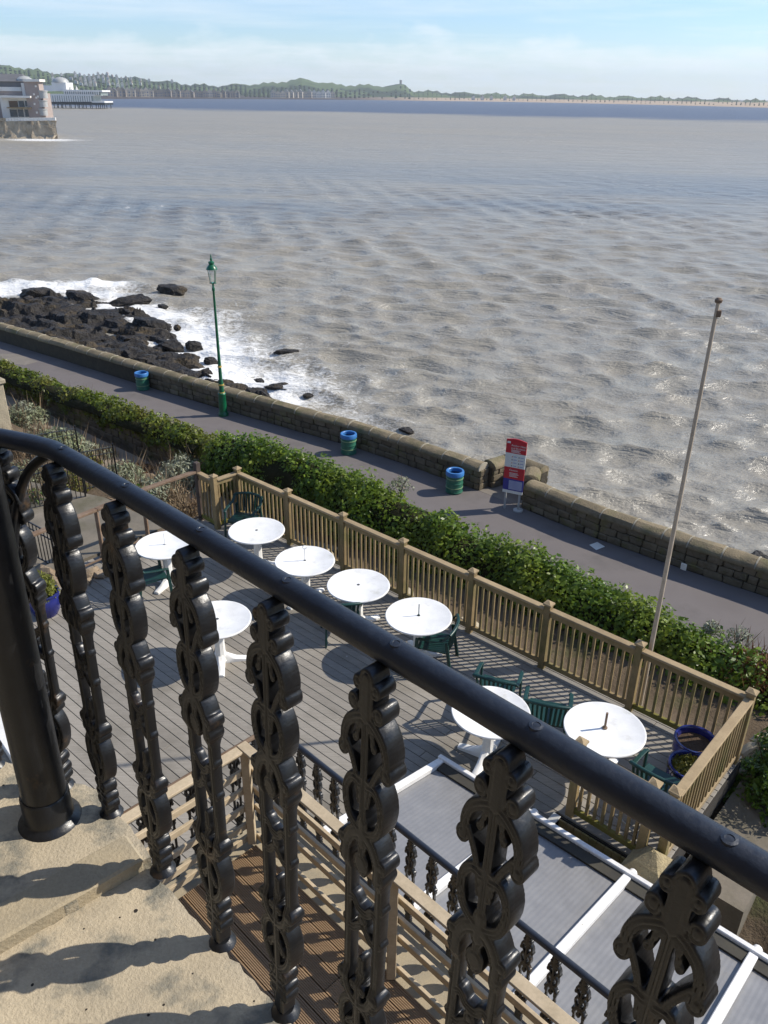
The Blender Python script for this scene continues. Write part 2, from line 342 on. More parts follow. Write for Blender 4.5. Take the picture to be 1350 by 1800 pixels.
def blades(name, P, H, m, width=0.008, lean=0.35):
    n = len(P); P = np.asarray(P); d = np.stack([rng.normal(0, lean, n), rng.normal(0, lean, n), np.ones(n)], 1); d /= np.linalg.norm(d, axis=1)[:, None]
    a = rng.normal(0, 1, (n, 3)); a[:, 2] = 0; a /= np.linalg.norm(a, axis=1)[:, None]
    h = (H*rng.uniform(0.5, 1.2, n))[:, None]
    V = np.stack([P-a*width, P+a*width, P+d*h*0.6+a*width*0.8, P+d*h+a*width*3*rng.normal(0, 1, (n, 1))], 1).reshape(-1, 3)
    return npmesh(name, V, np.arange(4*n).reshape(n, 4), m)
def vnoise2(x, y, seed=0):
    """smooth value noise on arrays"""
    r = np.random.default_rng(seed).random((256, 256)); xi = np.floor(x).astype(int); yi = np.floor(y).astype(int); fx = x-xi; fy = y-yi
    fx = fx*fx*(3-2*fx); fy = fy*fy*(3-2*fy)
    a = r[xi % 256, yi % 256]; b_ = r[(xi+1) % 256, yi % 256]; c = r[xi % 256, (yi+1) % 256]; d = r[(xi+1) % 256, (yi+1) % 256]
    return (a*(1-fx)+b_*fx)*(1-fy)+(c*(1-fx)+d*fx)*fy
def fbm(x, y, seed=0, o=4):
    s = 0; a = 0.5
    for i in range(o): s = s+a*vnoise2(x*2**i, y*2**i, seed+i); a *= 0.5
    return s
def boulder(seed, ch=0.35, n=3):
    """an angular rock: a subdivided ball cut by random planes"""
    import bmesh
    bm = bmesh.new(); bmesh.ops.create_icosphere(bm, subdivisions=n, radius=1.0); r = np.random.default_rng(seed)
    pl = [(Vector(r.normal(0, 1, 3)).normalized(), r.uniform(0.45, 0.85)) for _ in range(13)]
    for v in bm.verts:
        p = v.co.copy()
        for nrm, d in pl:
            e = p.dot(nrm)-d
            if e > 0: p -= nrm*e*0.93
        p += p.normalized()*(0.06*math.sin(p.x*9+seed)*math.cos(p.y*8+p.z*7)+(0.05*math.sin(p.x*23+seed*3)*math.sin(p.y*21)*math.cos(p.z*25) if n > 2 else 0))
        v.co = p
    me = bpy.data.meshes.new('boulder'); bm.to_mesh(me); bm.free()
    me.polygons.foreach_set('use_smooth', [True]*len(me.polygons)); me.set_sharp_from_angle(angle=R(28)); return me

# frames: (u, n) along / out from the house front at 45 degrees, (a, b) along / out from the terrace fence
def uv(u, n, z): return Vector((0.70711*u+0.70711*n, -0.70711*u+0.70711*n, z))
TH = R(-41.4); DA = Vector((math.cos(TH), math.sin(TH), 0)); DB = Vector((-math.sin(TH), math.cos(TH), 0)); DZ = Vector((0, 0, 1))
def ab(a, b, z): return DA*a+DB*b+DZ*z
def toab(p): return p.dot(DA), p.dot(DB)
EU = Vector((0.70711, -0.70711, 0)); EN = Vector((0.70711, 0.70711, 0))
DECK = 4.8; SEA = -2.2; PROM = 0.0

# ================================================================== the setting
# ---- sea: a sheet with real waves, cells growing with distance
ang = np.radians(np.linspace(-47, 47, 520)); rr = [15.0]
while rr[-1] < 7000: rr.append(rr[-1]*(1.0056+0.0066*min(1, max(0, (rr[-1]-120)/500)))+0.01)
rr = np.array(rr); A, RR = np.meshgrid(ang, rr); X = RR*np.sin(A); Y = RR*np.cos(A)
Z = np.zeros_like(X); cell = RR*(0.0058+0.0066*np.clip((RR-120)/500, 0, 1)); DX = np.zeros_like(X); DY = np.zeros_like(X)
wr = np.random.default_rng(3)
for k in range(72):
    lam = 0.65*(5.2/0.65)**(wr.random()**0.9); th = R(-108)+wr.normal(0, 0.5); amp = 0.0142*lam**0.82*wr.uniform(0.5, 1.2)
    fade = np.clip((lam/cell-3.2)/3.0, 0, 1); kx, ky = math.cos(th)*2*math.pi/lam, math.sin(th)*2*math.pi/lam; ph = wr.random()*6.28
    grp = 0.35+1.3*fbm(X/(lam*3.1)+k*7, Y/(lam*3.1), 40+k, 2); q = kx*X+ky*Y+ph
    Z += amp*fade*np.cos(q)*grp; DX -= 0.85*amp*fade*np.sin(q)*math.cos(th)*grp; DY -= 0.85*amp*fade*np.sin(q)*math.sin(th)*grp
# shelter near the wall, surf at the rocks
SHORE = [U(*p, SEA) for p in [(-60, 514), (20, 517), (100, 516), (180, 522), (225, 540), (300, 566), (318, 600), (352, 622), (372, 655), (400, 672), (478, 700), (530, 728), (600, 757)]]
def poly_dist(px_, py_, pts):
    d = np.full(px_.shape, 1e9)
    for p, q in zip(pts[:-1], pts[1:]):
        ex, ey = q.x-p.x, q.y-p.y; t_ = np.clip(((px_-p.x)*ex+(py_-p.y)*ey)/(ex*ex+ey*ey), 0, 1)
        d = np.minimum(d, np.hypot(px_-p.x-t_*ex, py_-p.y-t_*ey))
    return d
near = RR < 160
ds = np.full(X.shape, 99.0); ds[near] = poly_dist(X[near], Y[near], SHORE[:-2])
crest = np.clip((Z-0.19)/0.16, 0, 1)*(RR < 300)*np.clip(fbm(X/7, Y/7, 77, 3)*5-2.25, 0, 1)
surf = np.exp(-(ds/3.3)**1.5)*np.clip(fbm(X/3.5, Y/3.5, 55, 3)*3-0.35, 0, 1)*1.25
right = np.clip((X+15)/6, 0, 1)*np.exp(-(ds/8)**2)*0.95*fbm(X/4, Y/4, 58, 3)*1.5
p = U(180, 500, SEA); splash = np.exp(-(((X-p.x)/2.2)**2+((Y-p.y)/1.3)**2)); p2 = U(45, 500, SEA); splash += 0.6*np.exp(-(((X-p2.x)/6)**2+((Y-p2.y)/1.6)**2))
p3 = U(75, 246, SEA); splash += np.exp(-(((X-p3.x)/14)**2+((Y-p3.y)/9)**2))
foam = np.clip(crest*0.62+surf*0.62+right*0.5+splash*0.75, 0, 1.0)
Z += 0.30*np.exp(-(ds/3.0)**2)*(fbm(X/1.1, Y/1.1, 12, 3)-0.35)+0.55*splash*(RR < 150)*fbm(X/0.7, Y/0.7, 5, 3)
nr, na = X.shape; V = np.stack([X+DX, Y+DY, SEA+Z], -1).reshape(-1, 3)
I = np.arange(nr*na).reshape(nr, na); Fq = np.stack([I[:-1, :-1], I[:-1, 1:], I[1:, 1:], I[1:, :-1]], -1).reshape(-1, 4)[:, ::-1]
mt, t, b, g, out = newmat('sea_water'); pos = g.outputs['Position']
sp = N(t, 'ShaderNodeSeparateXYZ'); t.links.new(pos, sp.inputs[0])
n1 = noise(t, mapping(t, pos, (0.012, 0.03, 1), (0, 0, R(12))), 1.0, 5, 0.6)
n2 = noise(t, mapping(t, pos, (0.08, 0.20, 1), (0, 0, R(-18))), 1.0, 6, 0.65)
silt = mixc(t, ramp(t, n1, [(0.36, 0.0), (0.62, 1.0)]), (0.318, 0.288, 0.226), (0.262, 0.252, 0.218))
silt = mixc(t, ramp(t, n2, [(0.35, 0.0), (0.75, 0.75)]), silt, (0.33, 0.295, 0.235))
n3 = noise(t, mapping(t, pos, (0.6, 1.1, 1), (0, 0, R(-22))), 1.0, 6, 0.66, 0.15)
silt = mixc(t, ramp(t, n3, [(0.42, 0.0), (0.62, 0.55)]), silt, (0.250, 0.226, 0.180))
# darker, bluer sea colour beyond an uneven far edge
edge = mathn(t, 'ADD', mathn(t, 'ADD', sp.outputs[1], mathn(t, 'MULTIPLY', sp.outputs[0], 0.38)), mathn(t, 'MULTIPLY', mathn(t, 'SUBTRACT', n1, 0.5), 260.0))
far_blue = mathn(t, 'MULTIPLY', mathn(t, 'SUBTRACT', edge, 720.0), 0.010, clamp=True)
# a tongue of bluer water across the middle of the bay
band = mathn(t, 'SUBTRACT', mathn(t, 'ADD', sp.outputs[1], mathn(t, 'MULTIPLY', mathn(t, 'SUBTRACT', n1, 0.5), 120.0)), 155.0)
band = mathn(t, 'MULTIPLY', mathn(t, 'SUBTRACT', 1.0, mathn(t, 'MULTIPLY', mathn(t, 'ABSOLUTE', band), 0.013), clamp=True), ramp(t, n1, [(0.4, 0.25), (0.6, 0.85)]))
silt = mixc(t, band, silt, (0.150, 0.170, 0.185))
silt = mixc(t, far_blue, silt, (0.085, 0.105, 0.145))
at = N(t, 'ShaderNodeAttribute'); at.attribute_name = 'foam'
fn = noise(t, mapping(t, pos, (1, 1, 1)), 1.7, 7, 0.68, 0.6)
fn2 = noise(t, mapping(t, pos, (0.7, 1.4, 1)), 5.5, 5, 0.7, 0.4)
fm = mathn(t, 'SUBTRACT', mathn(t, 'ADD', mathn(t, 'MULTIPLY', at.outputs['Fac'], 0.8), mathn(t, 'ADD', mathn(t, 'MULTIPLY', fn, 0.9), mathn(t, 'MULTIPLY', fn2, 0.9))), 1.13)
fl1 = noise(t, mapping(t, pos, (0.75, 0.42, 1), (0, 0, R(8))), 1.0, 4, 0.6); fl2 = noise(t, mapping(t, pos, (0.045, 0.02, 1)), 1.0, 3, 0.6)
fl = mathn(t, 'MULTIPLY', ramp(t, fl1, [(0.655, 0.0), (0.70, 0.5)]), ramp(t, fl2, [(0.42, 0.0), (0.60, 1.0)]))
fmask = ramp(t, fm, [(0.0, 0.0), (0.08, 0.30), (0.30, 1.0)])
fl = mathn(t, 'MULTIPLY', fl, mathn(t, 'MULTIPLY', mathn(t, 'SUBTRACT', sp.outputs[1], 55.0), 0.012, clamp=True))
fmask = mathn(t, 'MAXIMUM', fmask, fl)
col = mixc(t, fmask, silt, (0.80, 0.79, 0.75))
t.links.new(col, b.inputs['Base Color'])
dfar = mathn(t, 'MULTIPLY', sp.outputs[1], 0.0025, clamp=True)
t.links.new(mathn(t, 'ADD', mathn(t, 'ADD', mathn(t, 'MULTIPLY', fmask, 0.4), mathn(t, 'MULTIPLY', dfar, 0.24)), 0.23), b.inputs['Roughness']); b.inputs['Specular IOR Level'].default_value = 0.5; b.inputs['IOR'].default_value = 1.33
def ridged(vec, sc, det):
    n = N(t, 'ShaderNodeTexNoise'); n.inputs['Scale'].default_value = sc; n.inputs['Detail'].default_value = det; n.inputs['Roughness'].default_value = 0.6; n.inputs['Distortion'].default_value = 0.25
    t.links.new(vec, n.inputs['Vector']); v = mathn(t, 'ABSOLUTE', mathn(t, 'MULTIPLY_ADD', n.outputs[0], 2.0, -1.0)); return mathn(t, 'SUBTRACT', 1.0, v)
rip = mathn(t, 'ADD', mathn(t, 'MULTIPLY', ridged(mapping(t, pos, (0.8, 1.5, 1), (0, 0, R(-24))), 1.5, 6), 0.30), mathn(t, 'MULTIPLY', ridged(mapping(t, pos, (0.28, 0.62, 1), (0, 0, R(-20))), 1.0, 6), 0.42))
rip = mathn(t, 'ADD', rip, mathn(t, 'MULTIPLY', ridged(mapping(t, pos, (0.11, 0.26, 1), (0, 0, R(-12))), 1.0, 6), 0.8))
rip = mathn(t, 'ADD', rip, mathn(t, 'MULTIPLY', mathn(t, 'MULTIPLY', ridged(mapping(t, pos, (0.035, 0.075, 1), (0, 0, R(-8))), 1.0, 7), 3.2), mathn(t, 'MULTIPLY', sp.outputs[1], 0.006, clamp=True)))
rip = mathn(t, 'ADD', rip, mathn(t, 'MULTIPLY', fmask, 0.15))
bump(t, b, rip, 0.44, 1.0)
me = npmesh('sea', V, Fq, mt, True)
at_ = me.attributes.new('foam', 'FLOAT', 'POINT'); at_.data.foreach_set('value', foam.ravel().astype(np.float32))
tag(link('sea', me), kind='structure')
# sea floor, so that the ground goes on under the water
seabed = MB().prism([(-9000, -60), (9000, -60), (9000, 30000), (-9000, 30000)], -6.0, -5.0).build('ground', M['earth']); tag(seabed, kind='structure')

# ---- promenade and sea wall
WB = [U(*p, PROM) for p in [(-110, 572), (0, 600), (120, 636), (240, 674), (393, 720), (520, 757), (613, 783), (700, 812), (840, 862)]]
WB2 = [U(*p, PROM) for p in [(918, 893), (1050, 947), (1200, 1000), (1350, 1050), (1480, 1096)]]
HB = [(-17.5, 32.2), (-14.25, 29.5), (6.8, 12.15), (12.5, 7.45)]
outer = [(-32, 54)]+[(p.x, p.y) for p in WB]+[(p.x, p.y) for p in WB2]+[(17.5, 12.0)]
poly = [(-34, 45.4), (-17.5, 32.0), (-14.25, 29.3), (6.8, 11.95), (12.5, 7.25)]+outer[::-1]
tag(MB().prism(poly, -2.6, PROM).build('promenade', M['asphalt']), kind='structure')
def wall_run(root, pts, h=0.78, th=0.46, stones=True, z0=-2.7):
    """coursed rubble wall with rounded coping stones, each stone a piece of its own"""
    blocks = stone_meshes
    for p, q in zip(pts[:-1], pts[1:]):
        d = (q-p); L = d.length; d.normalize(); nrm = Vector((-d.y, d.x, 0))
        if nrm.y < 0: nrm = -nrm
        c = (p+q)/2+nrm*(th/2)
        MB().box(c+Vector((0, 0, (h+z0)/2-0.01)), (L, th-0.07, h-z0), (d, nrm, DZ)).build('wall_core', M['core'], root)
        yield p, q, d, nrm, L
def stone_var(seed):
    r = np.random.default_rng(seed); mb = MB(); mb.box((0, 0, 0), (1, 1, 1), None, 0.10)
    mb.v = [(x+r.normal(0, 0.025), y+r.normal(0, 0.03), z+r.normal(0, 0.04)) for x, y, z in mb.v]; return mb.mesh('stone', M['stone'], 40)
stone_meshes = [stone_var(s) for s in range(7)]
def cop_var(seed):
    r = np.random.default_rng(100+seed); mb = MB(); prof = [(-0.5, 0.0), (-0.52, 0.35), (-0.36, 0.78), (-0.12, 0.98), (0.14, 0.98), (0.37, 0.78), (0.52, 0.35), (0.5, 0.0)]
    for x in (-0.5, -0.47, 0.0, 0.47, 0.5):
        s_ = 0.9 if abs(x) > 0.49 else 1.0
        for y, z in prof: mb.v.append((x, y*s_+r.normal(0, 0.015), z*s_+r.normal(0, 0.03)))
    for i in range(4):
        for j in range(7): a = i*8+j; mb.f.append((a, a+1, a+9, a+8))
        mb.f.append((i*8+7, i*8, i*8+8, i*8+15))
    mb.f.append(tuple(range(8))[::-1]); mb.f.append(tuple(range(32, 40))); return mb.mesh('coping_stone', M['coping'], 35)
cop_meshes = [cop_var(s) for s in range(6)]
def place(me, name, root, c, d, nrm, size, rz=0.0):
    o = link(name, me, None, root); Mx = Matrix.Identity(4)
    for i in range(3):
        Mx[i][0] = d[i]*size[0]; Mx[i][1] = nrm[i]*size[1]; Mx[i][2] = (0, 0, 1)[i]*size[2]; Mx[i][3] = c[i]-OFF[root.name][i]
    o.matrix_local = Mx; return o
counts = {'s': 0}
def build_wall(label, pts, rows=3, first_stone=0.0, maxst=300):
    root = empty('sea_wall', pts[-1], label, 'wall')
    H = 0.72; th = 0.46; run = 0.0; total = sum((q-p).length for p, q in zip(pts[:-1], pts[1:])); nst = 0
    for p, q, d, nrm, L in wall_run(root, pts, H, th):
        x = 0.0
        while x < L-0.05:                                   # coping
            l = min(random.uniform(0.85, 1.05), L-x); l = L-x if L-x-l < 0.4 else l
            c = p+d*(x+l/2)+nrm*(th/2); place(random.choice(cop_meshes), 'coping_stone', root, c+DZ*(H-0.02+random.uniform(-0.012, 0.012)), d, nrm, (l-0.03, th+0.13, 0.23))
            j = p+d*(x+l)+nrm*(th/2)
            place(cop_meshes[0], 'mortar_joint', root, j+DZ*(H-0.01), d, nrm, (0.045, th+0.10, 0.232)).data = joint_me
            x += l
        z = 0.0
        for k in range(rows):
            rh = H/rows; x = 0.0
            while x < L-0.03:
                l = min(random.uniform(0.28, 0.62), L-x); l = L-x if L-x-l < 0.15 else l
                if run+x >= first_stone and nst < maxst:
                    c = p+d*(x+l/2)+nrm*(0.06+random.uniform(-0.018, 0.018))+DZ*(z+rh/2)
                    place(random.choice(stone_meshes), 'stone', root, c, d, nrm, (l-0.022, 0.17, rh-0.022)); nst += 1
                x += l
            z += rh
        run += L
    # the end faces
    return root
jm = MB(); cm = cop_meshes[0]
joint_me = cm.copy(); joint_me.materials.clear(); joint_me.materials.append(M['mortar'])
wl = build_wall('long stone sea wall with rounded coping behind lamp post and bins', WB, 3, 18.0, 290)
wr_ = build_wall('stone sea wall with rounded coping, beginning beside the red sign', WB2, 3, 0.0, 200)
# landing and flank walls at the gap to the sea steps
gp0, gp1 = WB[-1], WB2[0]; gd = (gp1-gp0).normalized(); gn = Vector((-gd.y, gd.x, 0)); gn = gn if gn.y > 0 else -gn
tag(MB().prism([gp0+gn*0.02, gp1+gn*0.02, gp1+gn*1.6, gp0+gn*1.9], -2.7, -0.004).build('landing', M['patch']), kind='structure')
pt = [(p.x, p.y) for p in (U(812, 862, 0), U(893, 868, 0), U(905, 893, 0), U(830, 888, 0))]
for (s_, e_, rt) in ((gp0+gn*0.5-gd*0.0, gp0+gn*1.9+gd*0.2, wl), (gp1+gn*0.55-gd*0.15, gp1+gn*1.25-gd*0.55, wr_), (gp1+gn*1.5-gd*1.15, gp1+gn*1.5-gd*0.25, wr_)):
    d = (e_-s_); L = d.length; d.normalize(); nrm = Vector((-d.y, d.x, 0)); H = 0.72
    MB().box((s_+e_)/2+DZ*((H-2.7)/2), (L, 0.36, H+2.7), (d, nrm, DZ)).build('flank_core', M['core'], rt)
    x = 0
    while x < L-0.05:
        l = min(0.8, L-x); l = L-x if L-x-l < 0.35 else l
        place(random.choice(cop_meshes), 'coping_stone', rt, s_+d*(x+l/2)+DZ*(H-0.02), d, nrm, (l-0.03, 0.58, 0.25)); x += l
    for k in range(3):
        x = 0
        while x < L-0.03:
            l = min(random.uniform(0.25, 0.5), L-x); l = L-x if L-x-l < 0.14 else l
            for sd in (-1, 1): place(random.choice(stone_meshes), 'stone', rt, s_+d*(x+l/2)+nrm*sd*0.19+DZ*(H/3*(k+0.5)), d, nrm, (l-0.02, 0.14, H/3-0.02))
            x += l
for p, d_, rt in ((gp0, gd, wl), (gp1, -gd, wr_)):      # end faces of the two walls
    for k in range(3):
        for q in range(2): place(stone_meshes[k+q], 'stone', rt, p+gn*(0.12+0.23*q)+d_*0.0+DZ*(0.24*(k+0.5)), gd, gn, (0.12, 0.21, 0.22))

def sheet(name, pts, z, m, label, cat, group=None):
    c = sum((Vector(p) for p in pts), Vector())/len(pts)
    o = MB().prism([(p[0], p[1]) for p in pts], z-0.03, z).build(name, m); tag(o, label, cat, group); return o
sheet('paving_patch', [U(0, 622, 0), U(30, 622, 0), U(66, 636, 0), U(42, 642, 0), U(0, 636, 0)], 0.006, M['patch'], 'pale concrete patch in promenade asphalt past the ivy wall', 'patch')
sheet('access_cover', [U(1036, 958, 0), U(1050, 953, 0), U(1063, 961, 0), U(1048, 967, 0)], 0.008, M['sign_white'], 'small pale square cover let into the promenade asphalt', 'cover')

# ---- rocky shore
xs = np.arange(-40, 2, 0.16); ys = np.arange(33, 76, 0.16); GX, GY = np.meshgrid(xs, ys)
shp = [(p.x, p.y) for p in SHORE]; bound = shp+[(WB[6].x, WB[6].y+0.5), (WB[4].x, WB[4].y+0.5), (WB[2].x, WB[2].y+0.4), (WB[0].x-14, WB[0].y+11), (-46, 70)]
ins = np.zeros(GX.shape, bool); n_ = len(bound)
for i in range(n_):
    (x1, y1), (x2, y2) = bound[i], bound[(i+1) % n_]
    c = ((y1 > GY) != (y2 > GY)) & (GX < (x2-x1)*(GY-y1)/(y2-y1+1e-9)+x1); ins ^= c
dd = poly_dist(GX, GY, SHORE); sd = np.where(ins, dd, -dd)
# tilted slabs: cells with their own level, stepped along the strike of the beds
aa = GX*0.80-GY*0.60; bb = GX*0.60+GY*0.80
wx = fbm(GX/3, GY/3, 8, 3)*3; wy = fbm(GX/3, GY/3, 18, 3)*3
cellu = np.floor(aa/2.6+wx*0.5); cellv = np.floor(bb/1.25+wy*0.5)
lev = np.random.default_rng(9).random((512, 512))[(cellu.astype(int)) % 512, (cellv.astype(int)) % 512]
cu2 = np.floor(aa/0.9+wx*0.9); cv2 = np.floor(bb/0.55+wy*0.9); lev2 = np.random.default_rng(19).random((512, 512))[cu2.astype(int) % 512, cv2.astype(int) % 512]
rise = np.clip(sd/7.5, -0.5, 1)
HZ = SEA-0.25+0.65*np.clip(rise, 0, 1)**0.7+1.8*np.minimum(rise, 0)+(lev*0.85+lev2*0.36-0.50)*np.clip(sd/1.2+0.4, 0, 1)+0.55*(fbm(GX*1.1, GY*1.1, 28, 5)-0.5)
HZ = np.minimum(HZ, -0.15)
ny, nx = GX.shape; I = np.arange(nx*ny).reshape(ny, nx); keep = (HZ[:-1, :-1] > SEA-0.6) | (HZ[1:, 1:] > SEA-0.6)
Fq = np.stack([I[:-1, :-1], I[:-1, 1:], I[1:, 1:], I[1:, :-1]], -1)[keep]
me = npmesh('rocky_shore', np.stack([GX, GY, HZ], -1).reshape(-1, 3), Fq, M['rock'], True); me.set_sharp_from_angle(angle=R(38))
tag(link('rocky_shore', me), kind='structure')
bmesh_v = [boulder(s, n=4) for s in range(6)]
for me_ in bmesh_v: me_.materials.append(M['rock'])
def rock(px, py, w_px, h_m, label, group=None, zb=SEA, me_=None, ry=0.0, dep=0.8):
    p = U(px, py, zb); dist = math.hypot(p.y*Fw[1]+(zb-CAMZ)*Fw[2], 0); wd = w_px*dist/FPX
    o = link('rock', me_ or random.choice(bmesh_v)); o.location = p+DZ*(h_m*0.15); o.scale = (wd*0.62, wd*0.62*dep, h_m*0.75)
    o.rotation_euler = (random.uniform(-.15, .15), ry, random.uniform(-0.4, 0.4)); tag(o, label, 'rock', group); return o
G = 'loose rocks along the shore ledge'
rock(300, 512, 56, 0.75, 'black rock standing clear in surf beyond the ledge')
rock(236, 532, 70, 0.7, 'broad low black rock awash beside the white surf', dep=0.6)
rock(60, 520, 62, 1.05, 'tall rounded black rock at the seaward rim of the ledge')
rock(140, 524, 60, 0.8, 'black rock beside breaking wave on the ledge rim')
rock(492, 685, 62, 0.55, 'low black rock in foam beyond green lamp post', dep=0.55)
rock(500, 620, 44, 0.3, 'flat black rock just breaking the water', dep=0.45)
rock(713, 758, 30, 0.3, 'small black rock in water behind the middle bin')
rock(1335, 983, 60, 0.3, 'black rock at foot of the wall past the flagpole')
for (x, y, s_, h_) in [(344, 612, 30, .6), (372, 638, 22, .5), (330, 640, 44, .7), (300, 612, 50, .8), (290, 640, 54, .7), (330, 665, 50, .5), (262, 575, 70, .9), (230, 600, 60, .7),
                       (360, 660, 34, .45), (286, 540, 22, .3), (420, 690, 50, .6), (455, 695, 44, .5), (400, 680, 36, .5), (180, 560, 90, .8), (110, 560, 80, .8), (40, 560, 80, .8), (160, 600, 60, .6), (312, 580, 16, .4), (540, 697, 20, .2), (455, 670, 22, .25), (635, 752, 14, .2)]:
    rock(x, y, s_, h_, 'dark weed-stained rock on the ledge below the sea wall', G)

# ---- garden between the terrace and the promenade
ga = np.arange(-36, 8, 0.3); gb = np.arange(-2.0, 13.5, 0.25); GA, GB = np.meshgrid(ga, gb)
slope_r = np.interp(GB, [0, 8.6, 9.3, 10.6, 11.6, 13.5], [4.3, 4.3, 4.0, 3.1, 2.55, 2.5])
slope_l = np.interp(GB, [0, 6.0, 8.3, 9.2, 10.2, 10.9, 13.5], [4.45, 4.45, 4.25, 3.6, 2.8, 2.2, 2.1])
wgt = np.clip((GA+12.4)/1.2, 0, 1); GZ = slope_l*(1-wgt)+slope_r*wgt
low = np.clip((GA+1.2)/0.4, 0, 1)*np.clip((7.5-GB)/1.2, 0, 1)+(GB < 6.6)*(GA > -4.6)*1.0
GZ = GZ+0.22*(fbm(GA*0.8, GB*0.8, 33, 4)-0.5); GZ = np.where(low > 0, GZ*(1-np.clip(low, 0, 1))+3.15*np.clip(low, 0, 1), GZ)
GZ = np.where((GA > -13) & (GB < 8.5) & (GA < -1.4), np.minimum(GZ, 4.35), GZ)
ny, nx = GA.shape; I = np.arange(nx*ny).reshape(ny, nx); Fq = np.stack([I[:-1, :-1], I[:-1, 1:], I[1:, 1:], I[1:, :-1]], -1).reshape(-1, 4)
Vg = np.stack([GA*DA.x+GB*DB.x, GA*DA.y+GB*DB.y, GZ], -1).reshape(-1, 3)
tag(link('garden_ground', npmesh('garden_ground', Vg, Fq, M['earth'], True)), kind='structure')
def gz(a, b):
    i = int(np.clip(round((b-gb[0])/0.25), 0, ny-1)); j = int(np.clip(round((a-ga[0])/0.3), 0, nx-1)); return float(GZ[i, j])
def ground_hit(px, py):                         # photo pixel -> point on the garden ground
    z = 4.4
    for _ in range(30):
        p = U(px, py, z); z2 = gz(*toab(p)); z = 0.6*z+0.4*z2
    return U(px, py, z)
# gravel path along the wall, and the concrete court left of the terrace
ps = []
for a in np.arange(-33, -11.2, 1.0): ps.append((a, 11.05+0.12*math.sin(a), 12.1))
mb = MB()
for (a0, b0, c0), (a1, b1, c1) in zip(ps[:-1], ps[1:]):
    mb.add([ab(a0, b0, gz(a0, b0)+0.10), ab(a1, b1, gz(a1, b1)+0.10), ab(a1, c1, gz(a1, c1)+0.10), ab(a0, c0, gz(a0, c0)+0.10)], [(0, 1, 2, 3)])
tag(mb.build('garden_path', M['gravel']), kind='structure')
tag(MB().prism([ab(-12.3, 1, 0), ab(-12.25, 7.6, 0), ab(-14.2, 7.5, 0), ab(-17.8, 6.2, 0), ab(-19, 1, 0)], 4.2, 4.62).build('courtyard', M['concrete']), kind='structure')

# ---- ivy wall and hedge between garden and promenade
hp0, hp1 = Vector((-16.9, 31.7, 0)), Vector((12.5, 7.45, 0)); hd = (hp1-hp0).normalized(); hn = Vector((-hd.y, hd.x, 0)); hn = hn if hn.y > 0 else -hn
hl = (hp1-hp0).length
def hpos(s_, off, z): return hp0+hd*s_+hn*off+DZ*z
ht_s = [(p[0], p[1]) for p in [(0, 2.95), (3.0, 3.05), (11.5, 3.2), (15.6, 3.22), (16.4, 3.7), (19, 3.95), (21.5, 3.82), (24, 3.62), (27, 3.46), (30.4, 3.12), (32, 2.9), (38, 2.8)]]
def htop(s_): return float(np.interp(s_, [q[0] for q in ht_s], [q[1] for q in ht_s]))
root = empty('garden_wall', hpos(8, -0.3, 0), 'old brown garden wall carrying ivy beside the gravel path', 'wall')
x = 0.0; nst = 0
for (s0, s1) in ((0, 16.0), (16.0, hl)):
    MB().box(hpos((s0+s1)/2, -0.25, 1.2), (s1-s0, 0.34, 3.0), (hd, hn, DZ)).build('wall_core', M['core'], root)
for k in range(4):
    x = 0.0
    while x < 16.0:
        l = random.uniform(0.3, 0.6)
        place(random.choice(stone_meshes), 'stone', root, hpos(x+l/2, -0.44, 1.85+0.22*(k+0.5)), hd, hn, (l-0.02, 0.14, 0.20)); x += l; nst += 1
def hedge_pts(s0, s1, n, wid, drop, clump=1.0, inside=0.25, cx=-0.3):
    s_ = rng.uniform(s0, s1, n); u_ = rng.uniform(-1, 1, n)
    top_ = np.array([htop(q) for q in s_]) + 0.34*(fbm(s_*1.3, u_*2+9, 61, 3)-0.5)*clump*2
    # a rounded cross-section: top and the side that faces the house
    th_ = rng.uniform(-0.2, math.pi*1.05, n); rx = wid/2*(1+0.30*(fbm(s_*1.6, th_*1.4, 63, 3)-0.5)*2*clump); rz = drop
    dep = 1-inside*rng.random(n)**2
    off = cx+rx*np.cos(th_)*dep; zz = top_-rz+rz*np.maximum(np.sin(th_), -0.2)*dep
    P = np.array([hp0.x+hd.x*s_+hn.x*off, hp0.y+hd.y*s_+hn.y*off, zz]).T
    Nn = np.array([hn.x*np.cos(th_), hn.y*np.cos(th_), np.sin(th_)]).T
    return P, Nn
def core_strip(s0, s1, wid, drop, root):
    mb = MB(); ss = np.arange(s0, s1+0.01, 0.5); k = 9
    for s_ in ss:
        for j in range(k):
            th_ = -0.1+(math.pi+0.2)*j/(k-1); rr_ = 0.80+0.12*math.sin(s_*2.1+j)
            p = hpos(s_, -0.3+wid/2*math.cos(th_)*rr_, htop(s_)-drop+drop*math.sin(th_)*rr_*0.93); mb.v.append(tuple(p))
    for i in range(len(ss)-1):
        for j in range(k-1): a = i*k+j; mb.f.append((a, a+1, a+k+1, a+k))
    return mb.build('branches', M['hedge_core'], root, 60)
root = empty('ivy_mat', hpos(7, -0.3, 2.6), 'bright green ivy trailing over the old garden wall', 'ivy')
P, Nn = hedge_pts(0, 15.9, 27000, 0.95, 0.34, 1.7, 0.25, -0.18); me = leaves('foliage', P-np.array(root.location), Nn, 0.092, M['ivy'], 0.75, 0.5); link('foliage', me, None, root); core_strip(0, 15.8, 0.9, 0.32, root)
root = empty('hedge', hpos(22, -0.3, 2.5), 'thick glossy green hedge running between terrace and promenade', 'hedge')
P, Nn = hedge_pts(16.1, 33.2, 66000, 1.5, 1.15, 2.0); me = leaves('foliage', P-np.array(root.location), Nn, 0.100, M['hedge'], 0.6, 0.5); link('foliage', me, None, root); core_strip(16.2, 33.0, 1.35, 1.0, root)
